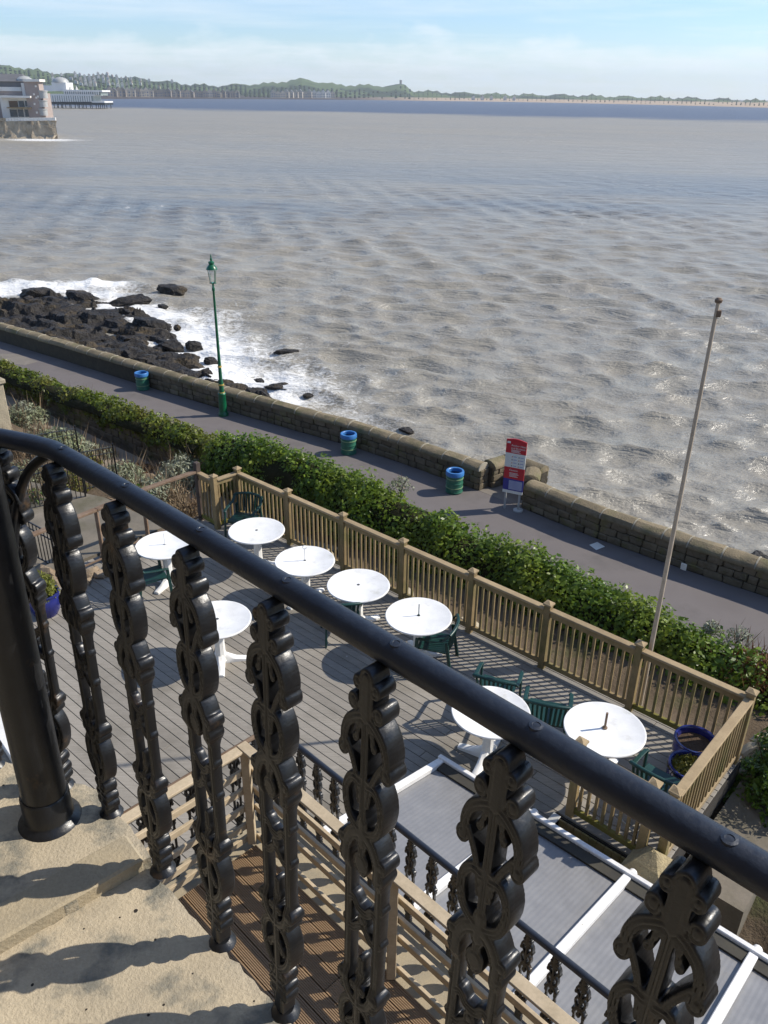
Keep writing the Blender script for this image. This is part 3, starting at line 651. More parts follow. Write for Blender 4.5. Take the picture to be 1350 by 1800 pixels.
def shrub(name, p, rad, hgt, n, m, label, group=None, size=0.07, asp=0.5, blade=0, bm_=None, cat='shrub'):
    root = empty(name, p, label, cat, group)
    q = rng.normal(0, 1, (n, 3)); q /= np.linalg.norm(q, axis=1)[:, None]; q[:, 2] = np.abs(q[:, 2])
    lob = 0.72+0.55*fbm(q[:, 0]*2.2+p[0], q[:, 1]*2.2+q[:, 2]*1.7+p[1], int(abs(p[0]*13)) % 50, 3)
    d_ = (0.35+0.65*rng.random(n)**0.5)*lob
    P_ = q*d_[:, None]*np.array([rad, rad, hgt]); link('foliage', leaves('foliage', P_, q, size, m, asp, 0.6), None, root)
    if blade:
        r2 = rng.uniform(0, 1, blade)**0.5*rad*0.8; a2 = rng.uniform(0, 6.28, blade)
        link('dry_stems', blades('dry_stems', np.stack([r2*np.cos(a2), r2*np.sin(a2), np.zeros(blade)], 1), hgt*1.25, bm_ or M['dry'], 0.007, 0.4), None, root)
    mb = MB()
    for k in range(5):
        an = k*1.3+p[0]; mb.tube([(0, 0, -0.08), (math.cos(an)*rad*0.25, math.sin(an)*rad*0.25, hgt*0.45), (math.cos(an)*rad*0.55, math.sin(an)*rad*0.55, hgt*0.8)], [0.018, 0.012, 0.005], 5)
    mb.build_local = None
    link('stem', mb.mesh('stem', M['twig']), None, root); return root
S = 'silver leaved shrub'
for (x, y, r_, h_, n_, lab) in [(45, 735, .75, .7, 1500, 'silver shrub beside the stone gate pillar'), (135, 712, .55, .6, 900, 'silver plant growing through the ivy on the wall'), (100, 785, .7, .55, 1300, 'silver grey shrub above the iron railings by the path'),
                                (150, 790, .5, .45, 900, 'small silver shrub on the corner of the gravel path'), (215, 838, .55, .5, 1100, 'silver shrub behind the iron railing, under the path'), (325, 845, .75, .85, 1700, 'tall silver shrub with dry stems behind the brown rail'), (268, 862, .5, .45, 800, 'low silver plant at the bank below the brown rail')]:
    p = ground_hit(x, y+12); shrub('silver_shrub', p, r_*1.15, h_*1.15, n_*2, M['silver'], lab, None, 0.095, 0.42, 160)
for (x, y, r_, h_, n_, mm, lab) in [(95, 690, .5, .5, 500, 'dry', 'dry brown shrub under the ivy by the pillar'), (250, 825, .5, .35, 500, 'rust', 'rusty low plant on the rocky bank by the path'), (370, 835, .5, .8, 600, 'dry', 'dry straw coloured plant behind the dark fence post'), (160, 810, .35, .3, 500, 'lime', 'yellow green cushion plant among iron railings'), (30, 790, .6, .5, 900, 'dry', 'straw coloured bush by the gate pillar foot'), (70, 770, .5, .45, 800, 'silver', 'pale cushion plant between pillar and railings'), (185, 800, .45, .4, 700, 'silver', 'pale plant at the railing end by the gravel'), (300, 880, .55, .5, 900, 'dry', 'dry brown growth below the brown rail'), (335, 900, .4, .5, 700, 'dry', 'thin dry plant at the foot of the dark post'), (120, 850, .5, .45, 900, 'lime', 'yellow green shrub between the two railing panels'), (40, 840, .6, .5, 1000, 'silver', 'silver shrub behind the railing by the column'), (60, 880, .45, .35, 600, 'bush', 'dark green low plant beneath the iron railings'), (235, 870, .4, .3, 500, 'bush', 'dark green tuft at the foot of the bank')]:
    p = ground_hit(x, y+8); shrub('garden_plant', p, r_, h_, n_, M[mm], lab, None, 0.07, 0.4, 220)
def hedge_at(px):                                 # the point of the hedge top seen at this photo column
    best = min(np.arange(14, 36, 0.1), key=lambda q: abs(CX+FPX*(np.array(hpos(q, 0.2, htop(q)-CAMZ))@IMR)/(np.array(hpos(q, 0.2, htop(q)-CAMZ))@Fw)-px)); return float(best)
for (x, s0, lab) in [(702, 0.40, 'white flowering plant poking out of the hedge by the bin'), (1250, 0.26, 'white flower cluster in the hedge past the flagpole'), (1300, 0.42, 'pale feathery plant at the end of the hedge')]:
    q = hedge_at(x); p = hpos(q, 0.25, htop(q)-0.22); shrub('flowering_plant', p, s0*0.8, s0, 420, M['silver'], lab, None, 0.06, 0.5, 12)
p = U(1325, 1195, 2.6); shrub('fern', p, 0.75, 0.6, 2200, M['rust'], 'rust brown fern clump at the end of the hedge', None, 0.10, 0.25, 160, M['rust'])
# rocks of the rockery seen through the fence
gr = [boulder(40+s, n=2) for s in range(5)]
for q in gr: q.materials.append(M['garden_rock'])
pr = [boulder(60+s, n=2) for s in range(4)]
for q in pr: q.materials.append(M['pale_stone'])
def grock(p, s_, label, group=None, me_=None, h=0.8):
    o = link('rock', me_ or random.choice(gr)); o.location = p+DZ*(s_*0.2); o.scale = (s_, s_*random.uniform(.6, .9), s_*h); o.rotation_euler = (random.uniform(-.3, .3), random.uniform(-.3, .3), random.uniform(0, 6)); tag(o, label, 'rock', group)
for k in range(26):
    a = -10.6+k*0.335+random.uniform(-.1, .1); b_ = 9.15+random.uniform(-0.12, 0.25); grock(ab(a, b_, gz(a, b_)), random.uniform(0.13, 0.24), 'small grey stone edging the bed outside the terrace fence', 'edging stones outside the fence', random.choice(pr))
for (a, b_, s_, lab) in [(-7.4, 9.0, .30, 'tall pale stone outside the fence, behind the third table'), (-6.1, 9.0, .28, 'leaning pale stone outside the fence beside a post'), (-9.3, 9.0, .22, 'blocky stone outside the fence near the first table')]:
    grock(ab(a, b_, gz(a, b_)+0.15), s_, lab, None, random.choice(pr), 1.6)
for i, (x, y, s_) in enumerate([(88, 1003, .27), (112, 1000, .24), (130, 1010, .2), (190, 970, .24), (200, 985, .2), (100, 1020, .2), (165, 1003, .22), (150, 1018, .17), (122, 1032, .16), (180, 1005, .18)]):
    p = U(x, y+12, DECK-0.05); grock(p, s_, ['big pinkish rock at left terrace corner beside the railing', 'rough orange rock standing next to the rock by the railing', None, 'upright brown rock under the brown rail', None][i] if i < 5 and i in (0, 1, 3) else 'rough brown rock edging the left side of the deck', None if i in (0, 1, 3) else 'rocks edging the deck')
for (x, y, s_) in [(265, 838, .3), (285, 850, .28), (240, 850, .26), (300, 865, .25)]:
    grock(ground_hit(x, y+8), s_, 'brown rock on the planted bank beside the path', 'rocks on the bank')
# stone gate pillar at far left
p = ground_hit(2, 760); root = empty('stone_pillar', p, 'pale stone pillar with flat cap at garden wall', 'pillar')
MB().box(p+DZ*0.62, (0.42, 0.42, 1.3), (DA, DB, DZ), 0.02).build('shaft', M['pale_stone'], root); MB().box(p+DZ*1.34, (0.52, 0.52, 0.12), (DA, DB, DZ), 0.02).build('cap', M['pale_stone'], root)
# iron railings on the left
def iron_panel(p0, p1, h, label, scroll=True, n=None):
    p0, p1 = Vector(p0), Vector(p1); root = empty('iron_railing', (p0+p1)/2, label, 'railing', None); L = (p1-p0).length; n = n or max(4, int(L/0.115))
    MB().beam(p0+DZ*h, p1+DZ*h, 0.03, 0.014).build('top_rail', M['iron'], root); MB().beam(p0+DZ*0.12, p1+DZ*0.12, 0.03, 0.014).build('bottom_rail', M['iron'], root); MB().beam(p0+DZ*(h-0.13), p1+DZ*(h-0.13), 0.025, 0.012).build('middle_rail', M['iron'], root)
    for k in range(n+1):
        q = p0.lerp(p1, k/n); e = k in (0, n); MB().beam(q-DZ*(0.1 if e else -0.12), q+DZ*(h+(0.08 if e else 0)), 0.028 if e else 0.013, 0.028 if e else 0.013).build('post' if e else 'bar', M['iron'], root)
iron_panel(U(48, 905, 4.5), U(152, 882, 4.5), 0.95, 'black iron railing panel on court behind column', n=13)
iron_panel(ground_hit(60, 838), ground_hit(143, 818), 0.95, 'black iron railing panel above the court, near silver shrubs', n=10)
iron_panel(ground_hit(152, 868), ground_hit(208, 852), 0.95, 'black iron railing with curled top beside the path bank', n=9)
iron_panel(U(58, 985, 4.7), U(102, 1008, 4.4), 0.8, 'short black iron stair railing by the pinkish rocks', n=7)

# ================================================================== terrace
FA0, FA1, FB = -11.13, -1.79, 8.54
tag(MB().prism([ab(-11.9, 1.0, 0), ab(-4.35, 1.0, 0), ab(-4.35, 5.95, 0), ab(-2.95, 6.0, 0), ab(-2.95, 6.38, 0), ab(-1.72, 6.38, 0), ab(-1.72, 8.62, 0), ab(-11.9, 8.62, 0)], DECK-0.30, DECK-0.032).build('deck_frame', M['deck_under']), kind='structure')
deck = empty('timber_deck', ab(-7, 6, DECK), 'weathered grey timber deck terrace with boards running along the fence', 'deck')
bw = 0.128; b_ = 1.02; row = 0
bcache = {}
while b_ < 8.60:
    bm_ = b_+bw/2
    a_end = -1.74 if bm_ > 6.42 else (-2.97 if bm_ > 5.98 else -4.37)
    a_start = -11.87 if bm_ < 8.05 else -11.2
    if bm_ > 7.7 and bm_ < 8.05: a_start = -11.75
    a = a_start; first = True
    while a < a_end-0.02:
        L = random.choice([1.2, 2.4, 3.6]) if first else 3.6
        first = False; L = min(L, a_end-a)
        if a_end-a-L < 0.5: L = a_end-a
        key = round(L, 2)
        if key not in bcache: bcache[key] = MB().box((0, 0, 0), (L-0.005, bw-0.0065, 0.03), None, 0.004).mesh('board', M['deck'])
        o = link('board', bcache[key], None, deck); o.location = ab(a+L/2, bm_, DECK-0.015+random.uniform(-0.0015, 0.0015))-deck.location; o.rotation_euler = (0, 0, TH); a += L
    b_ += bw; row += 1
# fascia boards at the drop to the lower path
root = empty('deck_fascia', ab(-2.4, 6.36, 3.2), 'upright timber boards closing the deck edge above the stair', 'fascia')
for k in range(14): MB().box(ab(-2.95+0.09+k*0.094, 6.345, 4.0), (0.088, 0.022, 1.55), (DA, DB, DZ), 0.003).build('board', M['fence'], root)

fence = empty('terrace_fence', ab(-6, FB, DECK), 'weathered timber balustrade fence round the deck terrace', 'fence')
posts = [-11.13, -9.76, -8.42, -7.12, -5.79, -4.52, -3.18, -1.79]
balme = MB().box((0, 0, 0), (0.034, 0.034, 0.80), None, 0.004).mesh('baluster', M['fence'])
postme = MB().box((0, 0, 0.52), (0.092, 0.092, 1.06), None, 0.006).mesh('post', M['fence'])
capm = MB(); capm.box((0, 0, 1.065), (0.125, 0.125, 0.03), None, 0.006); capm.add([(-.05, -.05, 1.08), (.05, -.05, 1.08), (.05, .05, 1.08), (-.05, .05, 1.08), (0, 0, 1.11)], [(0, 1, 4), (1, 2, 4), (2, 3, 4), (3, 0, 4)]); capme = capm.mesh('post_cap', M['fence_rail'])
def post(a, b_, m_=None, h=1.0, cap=True):
    o = link('post', postme, None, fence); o.location = ab(a, b_, DECK-0.0)-fence.location; o.rotation_euler = (0, 0, TH); o.scale = (1, 1, h)
    if m_: o.data = postme.copy(); o.data.materials[0] = m_
    if cap: c = link('post_cap', capme, None, o)
    return o
def run(p0, p1, nb, rail=M['fence_rail'], low=M['fence'], zt=0.955):
    d = (p1-p0).normalized(); q0, q1 = p0+d*0.046, p1-d*0.046
    MB().beam(q0+DZ*(zt+0.022), q1+DZ*(zt+0.022), 0.105, 0.035, 0.006).build('handrail', rail, fence)
    MB().beam(q0+DZ*(zt-0.04), q1+DZ*(zt-0.04), 0.045, 0.085, 0.004).build('top_rail', M['fence'], fence)
    MB().beam(q0+DZ*0.10, q1+DZ*0.10, 0.05, 0.075, 0.005).build('bottom_rail', low, fence)
    for k in range(nb):
        o = link('baluster', balme, None, fence); o.location = q0.lerp(q1, (k+0.5)/nb)+DZ*0.515-fence.location; o.rotation_euler = (0, 0, math.atan2(d.y, d.x)+random.uniform(-.04, .04))
for a in posts: post(a, FB)
for a0, a1 in zip(posts[:-1], posts[1:]): run(ab(a0, FB, DECK), ab(a1, FB, DECK), 12, low=M['mossy'] if a0 > -4 else M['fence'])
post(-11.68, 8.05, M['dark_wood'], 1.12, False); post(-11.17, 8.03)
run(ab(-11.68, 8.05, DECK), ab(-11.17, 8.03, DECK), 4, low=M['mossy']); run(ab(-11.17, 8.03, DECK), ab(-11.13, FB, DECK), 5, low=M['mossy'])
post(-1.79, 6.48, None, 1.0); run(ab(-1.79, 6.48, DECK), ab(-1.79, FB, DECK), 19, low=M['fence_rail'])
post(-2.84, 6.46, None, 1.0); post(-1.99, 6.43, None, 1.0)
run(ab(-2.84, 6.46, DECK), ab(-1.99, 6.43, DECK), 8, low=M['mossy'])
# brown rail on the left edge of the deck
root = empty('side_rail', ab(-11.75, 6, DECK), 'plain brown timber rail with thin posts along the left deck edge', 'railing')
pts = [ab(-11.68, 8.0, DECK), ab(-11.72, 6.9, DECK), ab(-11.62, 5.95, DECK), ab(-11.55, 4.6, DECK)]
for p, q in zip(pts[:-1], pts[1:]):
    MB().beam(p+DZ*1.0, q+DZ*1.0, 0.10, 0.045, 0.006).build('handrail', M['brown_wood'], root)
    MB().beam(p+DZ*0.08, q+DZ*0.08, 0.03, 0.03, 0.004).build('bottom_rail', M['brown_wood'], root)
for p in pts[1:]: MB().beam(p, p+DZ*0.98, 0.06, 0.06, 0.006).build('post', M['brown_wood'], root)
# white board lying at the deck edge under the balcony
p0, p1 = U(-30, 1235, DECK), U(36, 1335, DECK)
tag(MB().beam(p0+DZ*0.05, p1+DZ*0.05, 0.20, 0.10, 0.01).build('white_plank', M['white_frame']), 'white painted plank lying on deck beside the column foot', 'plank')

# ---- tables
def make_table():
    root = empty('round_table'); tz = 0.72
    MB().lathe([(0.0, tz-0.012), (0.40, tz-0.018), (0.445, tz-0.03), (0.463, tz-0.022), (0.468, tz-0.008), (0.462, tz+0.002), (0.448, tz+0.004), (0.44, tz), (0.02, tz+0.001), (0.0, tz+0.001)], 64).build('tabletop', M['white'], root, 40)
    MB().lathe([(0.02, 0.0006), (0.022, 0.003), (0.0, 0.003)], 16, (0, 0, tz+0.001)).build('hole_ring', M['dark_mark'], root, 40)
    c = MB()
    c.lathe([(0.10, 0.04), (0.085, 0.10), (0.07, 0.2), (0.066, 0.5), (0.075, 0.62), (0.11, 0.69), (0.11, 0.70)], 8); c.build('pedestal', M['white'], root, 30)
    for k in range(4):
        an = math.pi/2*k; d = Vector((math.cos(an), math.sin(an), 0)); mb = MB()
        prof = [(0.03, 0.17, 0.055), (0.12, 0.115, 0.055), (0.22, 0.07, 0.05), (0.34, 0.05, 0.048), (0.375, 0.04, 0.04)]; sd = Vector((-d.y, d.x, 0))
        for r_, top_, w2 in prof:
            for yy, zz in ((-w2, 0.0), (-w2, top_*0.7), (-w2*0.5, top_), (w2*0.5, top_), (w2, top_*0.7), (w2, 0.0)): mb.v.append(tuple(d*r_+sd*yy+DZ*zz))
        for i in range(4):
            for j in range(6): a = i*6+j; b2 = i*6+(j+1) % 6; mb.f.append((a, a+6, b2+6, b2))
        mb.f.append(tuple(range(6))); mb.f.append(tuple(range(24, 30))[::-1]); mb.build('leg', M['white'], root, 40)
    return root
tabs = [((451, 932), 20, None, 'white round table nearest the fence corner, bare top'), ((536, 985), 50, ('ring', .20), 'white round table with a white ringed parasol stub, between two bare tables'), ((630, 1028), 35, None, 'white round table with bare top, chair tucked beside it'),
        ((736, 1082), 15, ('rod', .18), 'white round table with dark thin stub and chair by the fence'), ((863, 1250), 62, ('pale', .13), 'white round table beside the corner of the glazed roof'), ((1063, 1280), 40, ('brown', .22), 'white round table with brown parasol stub near blue pots'),
        ((290, 957), 70, ('pale', .20), 'white round table with pale stub, closest to the brown side rail'), ((382, 1088), 10, None, 'white round table alone in the middle of the deck')]
proto = make_table(); rodm = {'ring': M['white'], 'rod': M['green_plastic'], 'pale': M['white'], 'brown': M['brown_wood']}
for i, (px, rz, stub, lab) in enumerate(tabs):
    o = proto if i == 0 else copy_tree(proto)
    o.location = U(px[0], px[1], DECK+0.72)-DZ*0.72; o.rotation_euler = (0, 0, R(rz)); tag(o, lab, 'table', 'white tables on the deck')
    if stub:
        r_ = empty('parasol_stub', o.location+DZ*0.724, {'ring': 'white rod with ring handle standing in table hole', 'rod': 'thin dark rod standing in table by the fence', 'pale': 'pale short rod in the table %s' % ('beside the glazed roof' if i == 4 else 'by the brown rail'), 'brown': 'short brown pole standing in table near blue pots'}[stub[0]], 'rod')
        c = o.location+DZ*0.7245; rad = 0.014 if stub[0] == 'brown' else 0.007
        MB().tube([c, c+DZ*stub[1]], rad, 10).build('rod', rodm[stub[0]], r_, 40)
        if stub[0] == 'ring':
            MB().tube([c+DZ*(stub[1]+0.03)+Vector((0.03*math.cos(k*0.5236), 0, 0.03*math.sin(k*0.5236))) for k in range(13)], 0.006, 6).build('ring_handle', M['white'], r_, 40)
        else: MB().lathe([(rad*2.2, 0), (rad*2.2, 0.012), (rad, 0.016)], 12, c).build('collar', rodm[stub[0]], r_, 40)

# ---- chairs
def make_chair():
    root = empty('plastic_armchair'); g = M['green_plastic']
    mb = MB(); ns = 10                                            # dished seat
    for i in range(ns+1):
        for j in range(ns+1):
            x_ = -0.235+0.47*j/ns; y_ = -0.22+0.44*i/ns; z_ = 0.42-0.018*math.cos((j/ns-.5)*2.4)-0.012*i/ns*0-0.02*(1-i/ns)+0.01; mb.v.append((x_, y_, z_))
    for i in range(ns):
        for j in range(ns): a = i*(ns+1)+j; mb.f.append((a, a+1, a+ns+2, a+ns+1))
    k = len(mb.v); mb.v += [(x_, y_, z_-0.022) for x_, y_, z_ in mb.v[:k]]
    for f in list(mb.f): mb.f.append(tuple(i+k for i in f[::-1]))
    rim = [j for j in range(ns+1)]+[i*(ns+1)+ns for i in range(1, ns+1)]+[ns*(ns+1)+j for j in range(ns-1, -1, -1)]+[i*(ns+1) for i in range(ns-1, 0, -1)]
    for a, b2 in zip(rim, rim[1:]+rim[:1]): mb.f.append((a, a+k, b2+k, b2))
    mb.build('seat', g, root, 40)
    bk = MB(); w0 = 0.25
    def bp(t_, z_): x_ = w0*t_*(1+0.12*(z_-0.42)/0.4); return Vector((x_, -0.205-0.17*(z_-0.40)*0.9-0.05*(1-t_*t_), z_))
    for k in range(9):
        t_ = -0.86+k*0.215; bk.tube([bp(t_, 0.42), bp(t_, 0.6), bp(t_, 0.775)], [0.017, 0.016, 0.017], 6)
    bk.build('backrest', g, root, 40)
    MB().tube([bp(t_, 0.80-0.03*t_*t_) for t_ in np.linspace(-1.02, 1.02, 13)], [0.026]*13, 8).build('back_rail', g, root, 50)
    for s_ in (-1, 1):
        a0 = bp(s_*1.0, 0.765); a = MB(); pts_ = [a0, Vector((s_*0.285, -0.16, 0.655)), Vector((s_*0.29, 0.02, 0.635)), Vector((s_*0.285, 0.19, 0.625)), Vector((s_*0.275, 0.225, 0.60))]
        for p, q in zip(pts_[:-1], pts_[1:]): a.beam(p, q+(q-p).normalized()*0.01, 0.055, 0.022, 0.006)
        a.build('armrest', g, root)
        MB().beam((s_*0.275, 0.215, 0.625), (s_*0.285, 0.25, 0.0), 0.05, 0.03, 0.006, up=(1, 0, 0)).build('leg', g, root)
        MB().beam((s_*0.245, -0.21, 0.60), (s_*0.27, -0.30, 0.0), 0.05, 0.03, 0.006, up=(1, 0, 0)).build('leg', g, root)
    MB().box((0, 0.215, 0.385), (0.47, 0.02, 0.05), None, 0.004).build('apron', g, root)
    return root
chs = [((438, 868), 165, 'dark green plastic armchair in the fence corner by the first table'), ((603, 1064), 10, 'dark green plastic armchair in front of the third table'), ((803, 1098), 75, 'dark green plastic armchair drawn up beside table with dark rod'),
       ((868, 1196), -20, 'dark green plastic armchair behind table by the glazed roof'), ((962, 1240), -15, 'dark green slatted armchair left of the table with brown stub'), ((1146, 1362), -41, 'dark green armchair against the front fence near blue pots'), ((228, 985), -60, 'dark green chair at the table by the brown rail')]
cp_ = make_chair()
for i, (px, rz, lab) in enumerate(chs):           # px: the middle of the back rail, 0.72 m above the boards
    o = cp_ if i == 0 else copy_tree(cp_); q = U(px[0], px[1], DECK+0.71); fd = Vector((-math.sin(R(rz)), math.cos(R(rz)), 0)); o.location = q+fd*0.29; o.location.z = DECK; o.rotation_euler = (0, 0, R(rz)); o.scale = (0.95, 0.95, 0.90); tag(o, lab, 'chair', 'green chairs on the deck')

# ---- pots
def pot(p, s_, label, plant=None):
    root = empty('plant_pot', p, label, 'pot')
    MB().lathe([(0.0, 0), (0.20*s_, 0), (0.25*s_, 0.10*s_), (0.285*s_, 0.24*s_), (0.285*s_, 0.34*s_), (0.262*s_, 0.40*s_), (0.285*s_, 0.42*s_), (0.295*s_, 0.445*s_), (0.285*s_, 0.465*s_), (0.255*s_, 0.46*s_), (0.235*s_, 0.42*s_), (0.235*s_, 0.30*s_)], 40, p, False).build('pot_body', M['pot'], root, 50)
    MB().lathe([(0.0, 0.375*s_), (0.24*s_, 0.37*s_), (0.24*s_, 0.36*s_)], 24, p).build('soil', M['soil'], root, 30)
    if plant:
        n = 2200; q = rng.normal(0, 1, (n, 3)); q /= np.linalg.norm(q, axis=1)[:, None]; q[:, 2] = np.abs(q[:, 2]); P_ = q*(0.4+0.6*rng.random(n)[:, None])*np.array([0.30*s_, 0.30*s_, plant[1]])+np.array([0, 0, 0.38*s_])
        link('foliage', leaves('foliage', P_, q, 0.05, M[plant[0]], 0.4, 0.6), None, root)
pot(U(1213, 1343, DECK), 0.86, 'round glazed blue pot with bare soil by the fence'); pot(U(1203, 1388, DECK), 0.84, 'glazed blue pot with yellowing plant at the right fence', ('lime', 0.10)); pot(U(82, 1078, DECK), 0.85, 'blue pot holding a bushy yellow green plant beside the rocks', ('lime', 0.42))
# ---- flagpole
fp = U(1137, 1140, DECK+1.03)+DB*0.14; fp.z = 3.9
top_h = None
root = empty('flagpole', fp, 'tall bare cream flagpole standing behind the terrace fence', 'flagpole')
zt = 11.0
for _ in range(60):                               # height from where its top meets the line of sight
    v = np.array([fp.x, fp.y, zt-CAMZ]); yy = CY-FPX*(v@IMU)/(v@Fw); zt += (yy-532)*0.004
MB().tube([fp, Vector((fp.x, fp.y, zt))], [0.034, 0.02], 12).build('pole', M['pole'], root, 40)
MB().lathe([(0.0, 0), (0.035, 0.0), (0.04, 0.03), (0.02, 0.05), (0.0, 0.052)], 12, (fp.x, fp.y, zt)).build('truck', M['brown_wood'], root, 40)
MB().box((fp.x+0.02, fp.y-0.015, zt-0.11), (0.05, 0.03, 0.07), None, 0.006).build('pulley', M['brown_wood'], root)
# ---- big bush at right and the kerb path along the fence
tag(MB().prism([ab(-1.66, 6.75, 0), ab(-1.66, 8.7, 0), ab(-1.0, 8.75, 0), ab(-0.95, 6.75, 0)], 3.2, 4.55).build('side_path', M['concrete']), kind='structure')
tag(MB().prism([ab(-4.3, 2.5, 0), ab(-4.3, 5.9, 0), ab(-1.2, 6.3, 0), ab(2.5, 6.2, 0), ab(3.5, 2.5, 0)], 3.0, 3.3).build('lower_path', M['gravel']), kind='structure')
shrub('evergreen_bush', U(1362, 1490, 3.5), 0.98, 2.0, 32000, M['bush'], 'large dark evergreen bush beside the right end of the fence', None, 0.07, 0.5)
shrub('evergreen_bush', U(1372, 1700, 3.3), 0.42, 0.35, 6000, M['bush'], 'low bright green bush by the lower path at the roof edge', None, 0.06, 0.5)
for (x, y, s_) in [(1320, 1330, .26), (1338, 1310, .2), (1305, 1360, .18)]: grock(U(x, y, 4.5), s_, 'pale rounded stone outside the right fence corner', 'stones by the fence corner', random.choice(pr), 0.6)
# stone pillar with pyramid cap
p = U(1150, 1496, 5.16); p.z = 3.2; root = empty('capped_pillar', p, 'mossy stone pillar with rough pyramid cap below the stair fence', 'pillar')
MB().box(p+DZ*0.82, (0.40, 0.40, 1.64), (DA, DB, DZ), 0.03).build('shaft', M['pale_stone'], root)
cmb = MB(); c = p+DZ*1.63
for r_, z_ in ((0.235, 0.0), (0.245, 0.07), (0.13, 0.21), (0.02, 0.33)):
    for (i, j) in ((-1, -1), (0, -1.04), (1, -1), (1.04, 0), (1, 1), (0, 1.04), (-1, 1), (-1.04, 0)): cmb.v.append(tuple(c+DA*i*r_*random.uniform(.93, 1.05)+DB*j*r_*random.uniform(.93, 1.05)+DZ*(z_+random.uniform(-.01, .01))))
for i in range(3):
    for j in range(8): a = i*8+j; b2 = i*8+(j+1) % 8; cmb.f.append((a, b2, b2+8, a+8))
cmb.f.append(tuple(range(8))[::-1]); cmb.f.append(tuple(range(24, 32))); cmb.build('cap', M['cap_stone'], root)
# broom with long handle leaning on the front fence
q0, q1 = U(1138, 1488, 4.5), U(1083, 1432, 5.2); root = empty('long_handled_tool', q0, 'long grey handled garden tool leaning on the stair fence', 'tool')
MB().tube([q0, q1], 0.012, 8).build('handle', M['grey_metal'], root, 40); MB().box(q0-DZ*0.03, (0.16, 0.06, 0.09), (DA, DB, DZ), 0.02).build('head', M['iron'], root)

# ---- promenade furniture
def make_bin():
    root = empty('litter_bin'); 
    MB().lathe([(0.0, 0.0), (0.27, 0.0), (0.285, 0.02), (0.275, 0.06), (0.285, 0.30), (0.275, 0.40), (0.285, 0.62), (0.275, 0.64), (0.25, 0.64), (0.25, 0.3)], 32, (0, 0, 0), False).build('drum', M['bin_green'], root, 40)
    for z_ in (0.05, 0.21, 0.37, 0.53): MB().lathe([(0.28, z_-0.018), (0.297, z_-0.012), (0.297, z_+0.012), (0.28, z_+0.018)], 32, (0, 0, 0), False).build('hoop', M['bin_hoop'] if z_ in (0.21, 0.53) else M['bin_green'], root, 40)
    MB().lathe([(0.285, 0.62), (0.31, 0.64), (0.31, 0.76), (0.295, 0.785), (0.24, 0.785), (0.225, 0.77), (0.225, 0.66)], 32, (0, 0, 0), False).build('rim', M['bin_blue'], root, 40)
    MB().lathe([(0.0, 0.60), (0.235, 0.60), (0.24, 0.66)], 24, (0, 0, 0), False).build('liner', M['bin_dark'], root, 40)
    return root
bp_ = make_bin()
for i, (px, lab) in enumerate([((252, 684), 'green and blue litter bin left of the lamp post'), ((613, 796), 'green and blue litter bin between lamp post and wall gap'), ((798, 864), 'green and blue litter bin at the wall end by the steps')]):
    o = bp_ if i == 0 else copy_tree(bp_); o.location = U(*px, PROM); o.rotation_euler = (0, 0, i); tag(o, lab, 'bin', 'litter bins on the promenade')
# lamp post
p = U(393, 730, PROM); root = empty('lamp_post', p, 'tall green Victorian lamp post with gold bands and lantern by the sea wall', 'lamp post'); H = 6.4
MB().lathe([(0.0, 0), (0.21, 0), (0.21, 0.10), (0.18, 0.14), (0.165, 0.22), (0.15, 0.9), (0.165, 0.95), (0.12, 1.0)], 20, p).build('base', M['green_paint'], root, 40)
MB().lathe([(0.10, 0.98), (0.095, 1.45), (0.075, 1.55), (0.06, 2.6), (0.048, 4.4), (0.042, 5.1), (0.06, 5.14), (0.06, 5.22), (0.04, 5.26), (0.038, 5.40)], 16, p).build('shaft', M['green_paint'], root, 40)
for z_ in (0.99, 1.33, 2.1): MB().lathe([(0.10, z_-0.03), (0.125 if z_ < 2 else 0.085, z_-0.02), (0.125 if z_ < 2 else 0.085, z_+0.02), (0.07, z_+0.03)], 16, p, False).build('gold_band', M['gold'], root, 40)
lan = MB(); lan.lathe([(0.0, 6.36), (0.03, 6.36), (0.05, 6.30), (0.03, 6.25), (0.11, 6.22), (0.12, 6.17), (0.09, 6.12), (0.14, 6.07), (0.20, 5.99), (0.22, 5.93), (0.0, 5.92)][::-1], 16, p, False); lan.build('lantern_cap', M['green_paint'], root, 40)
MB().lathe([(0.0, 6.36), (0.018, 6.36), (0.03, 6.42), (0.012, 6.47), (0.0, 6.52)], 10, p, False).build('finial', M['green_paint'], root, 40)
for k in range(4):
    an = math.pi/4+k*math.pi/2; d = Vector((math.cos(an), math.sin(an), 0)); MB().beam(p+d*0.115+DZ*5.42, p+d*0.185+DZ*5.93, 0.018, 0.018).build('lantern_bar', M['green_paint'], root)
gl = MB(); c4 = [Vector((math.cos(math.pi/4+k*math.pi/2), math.sin(math.pi/4+k*math.pi/2), 0)) for k in range(4)]
for k in range(4):
    gg = MB(); d0, d1 = c4[k], c4[(k+1) % 4]; gg.add([p+d0*0.108+DZ*5.43, p+d1*0.108+DZ*5.43, p+d1*0.176+DZ*5.92, p+d0*0.176+DZ*5.92], [(0, 1, 2, 3)]); gg.build('pane', M['glass'], root)
MB().box(p+DZ*5.415, (0.19, 0.19, 0.03), (c4[0], c4[1], DZ)).build('lantern_base', M['green_paint'], root)
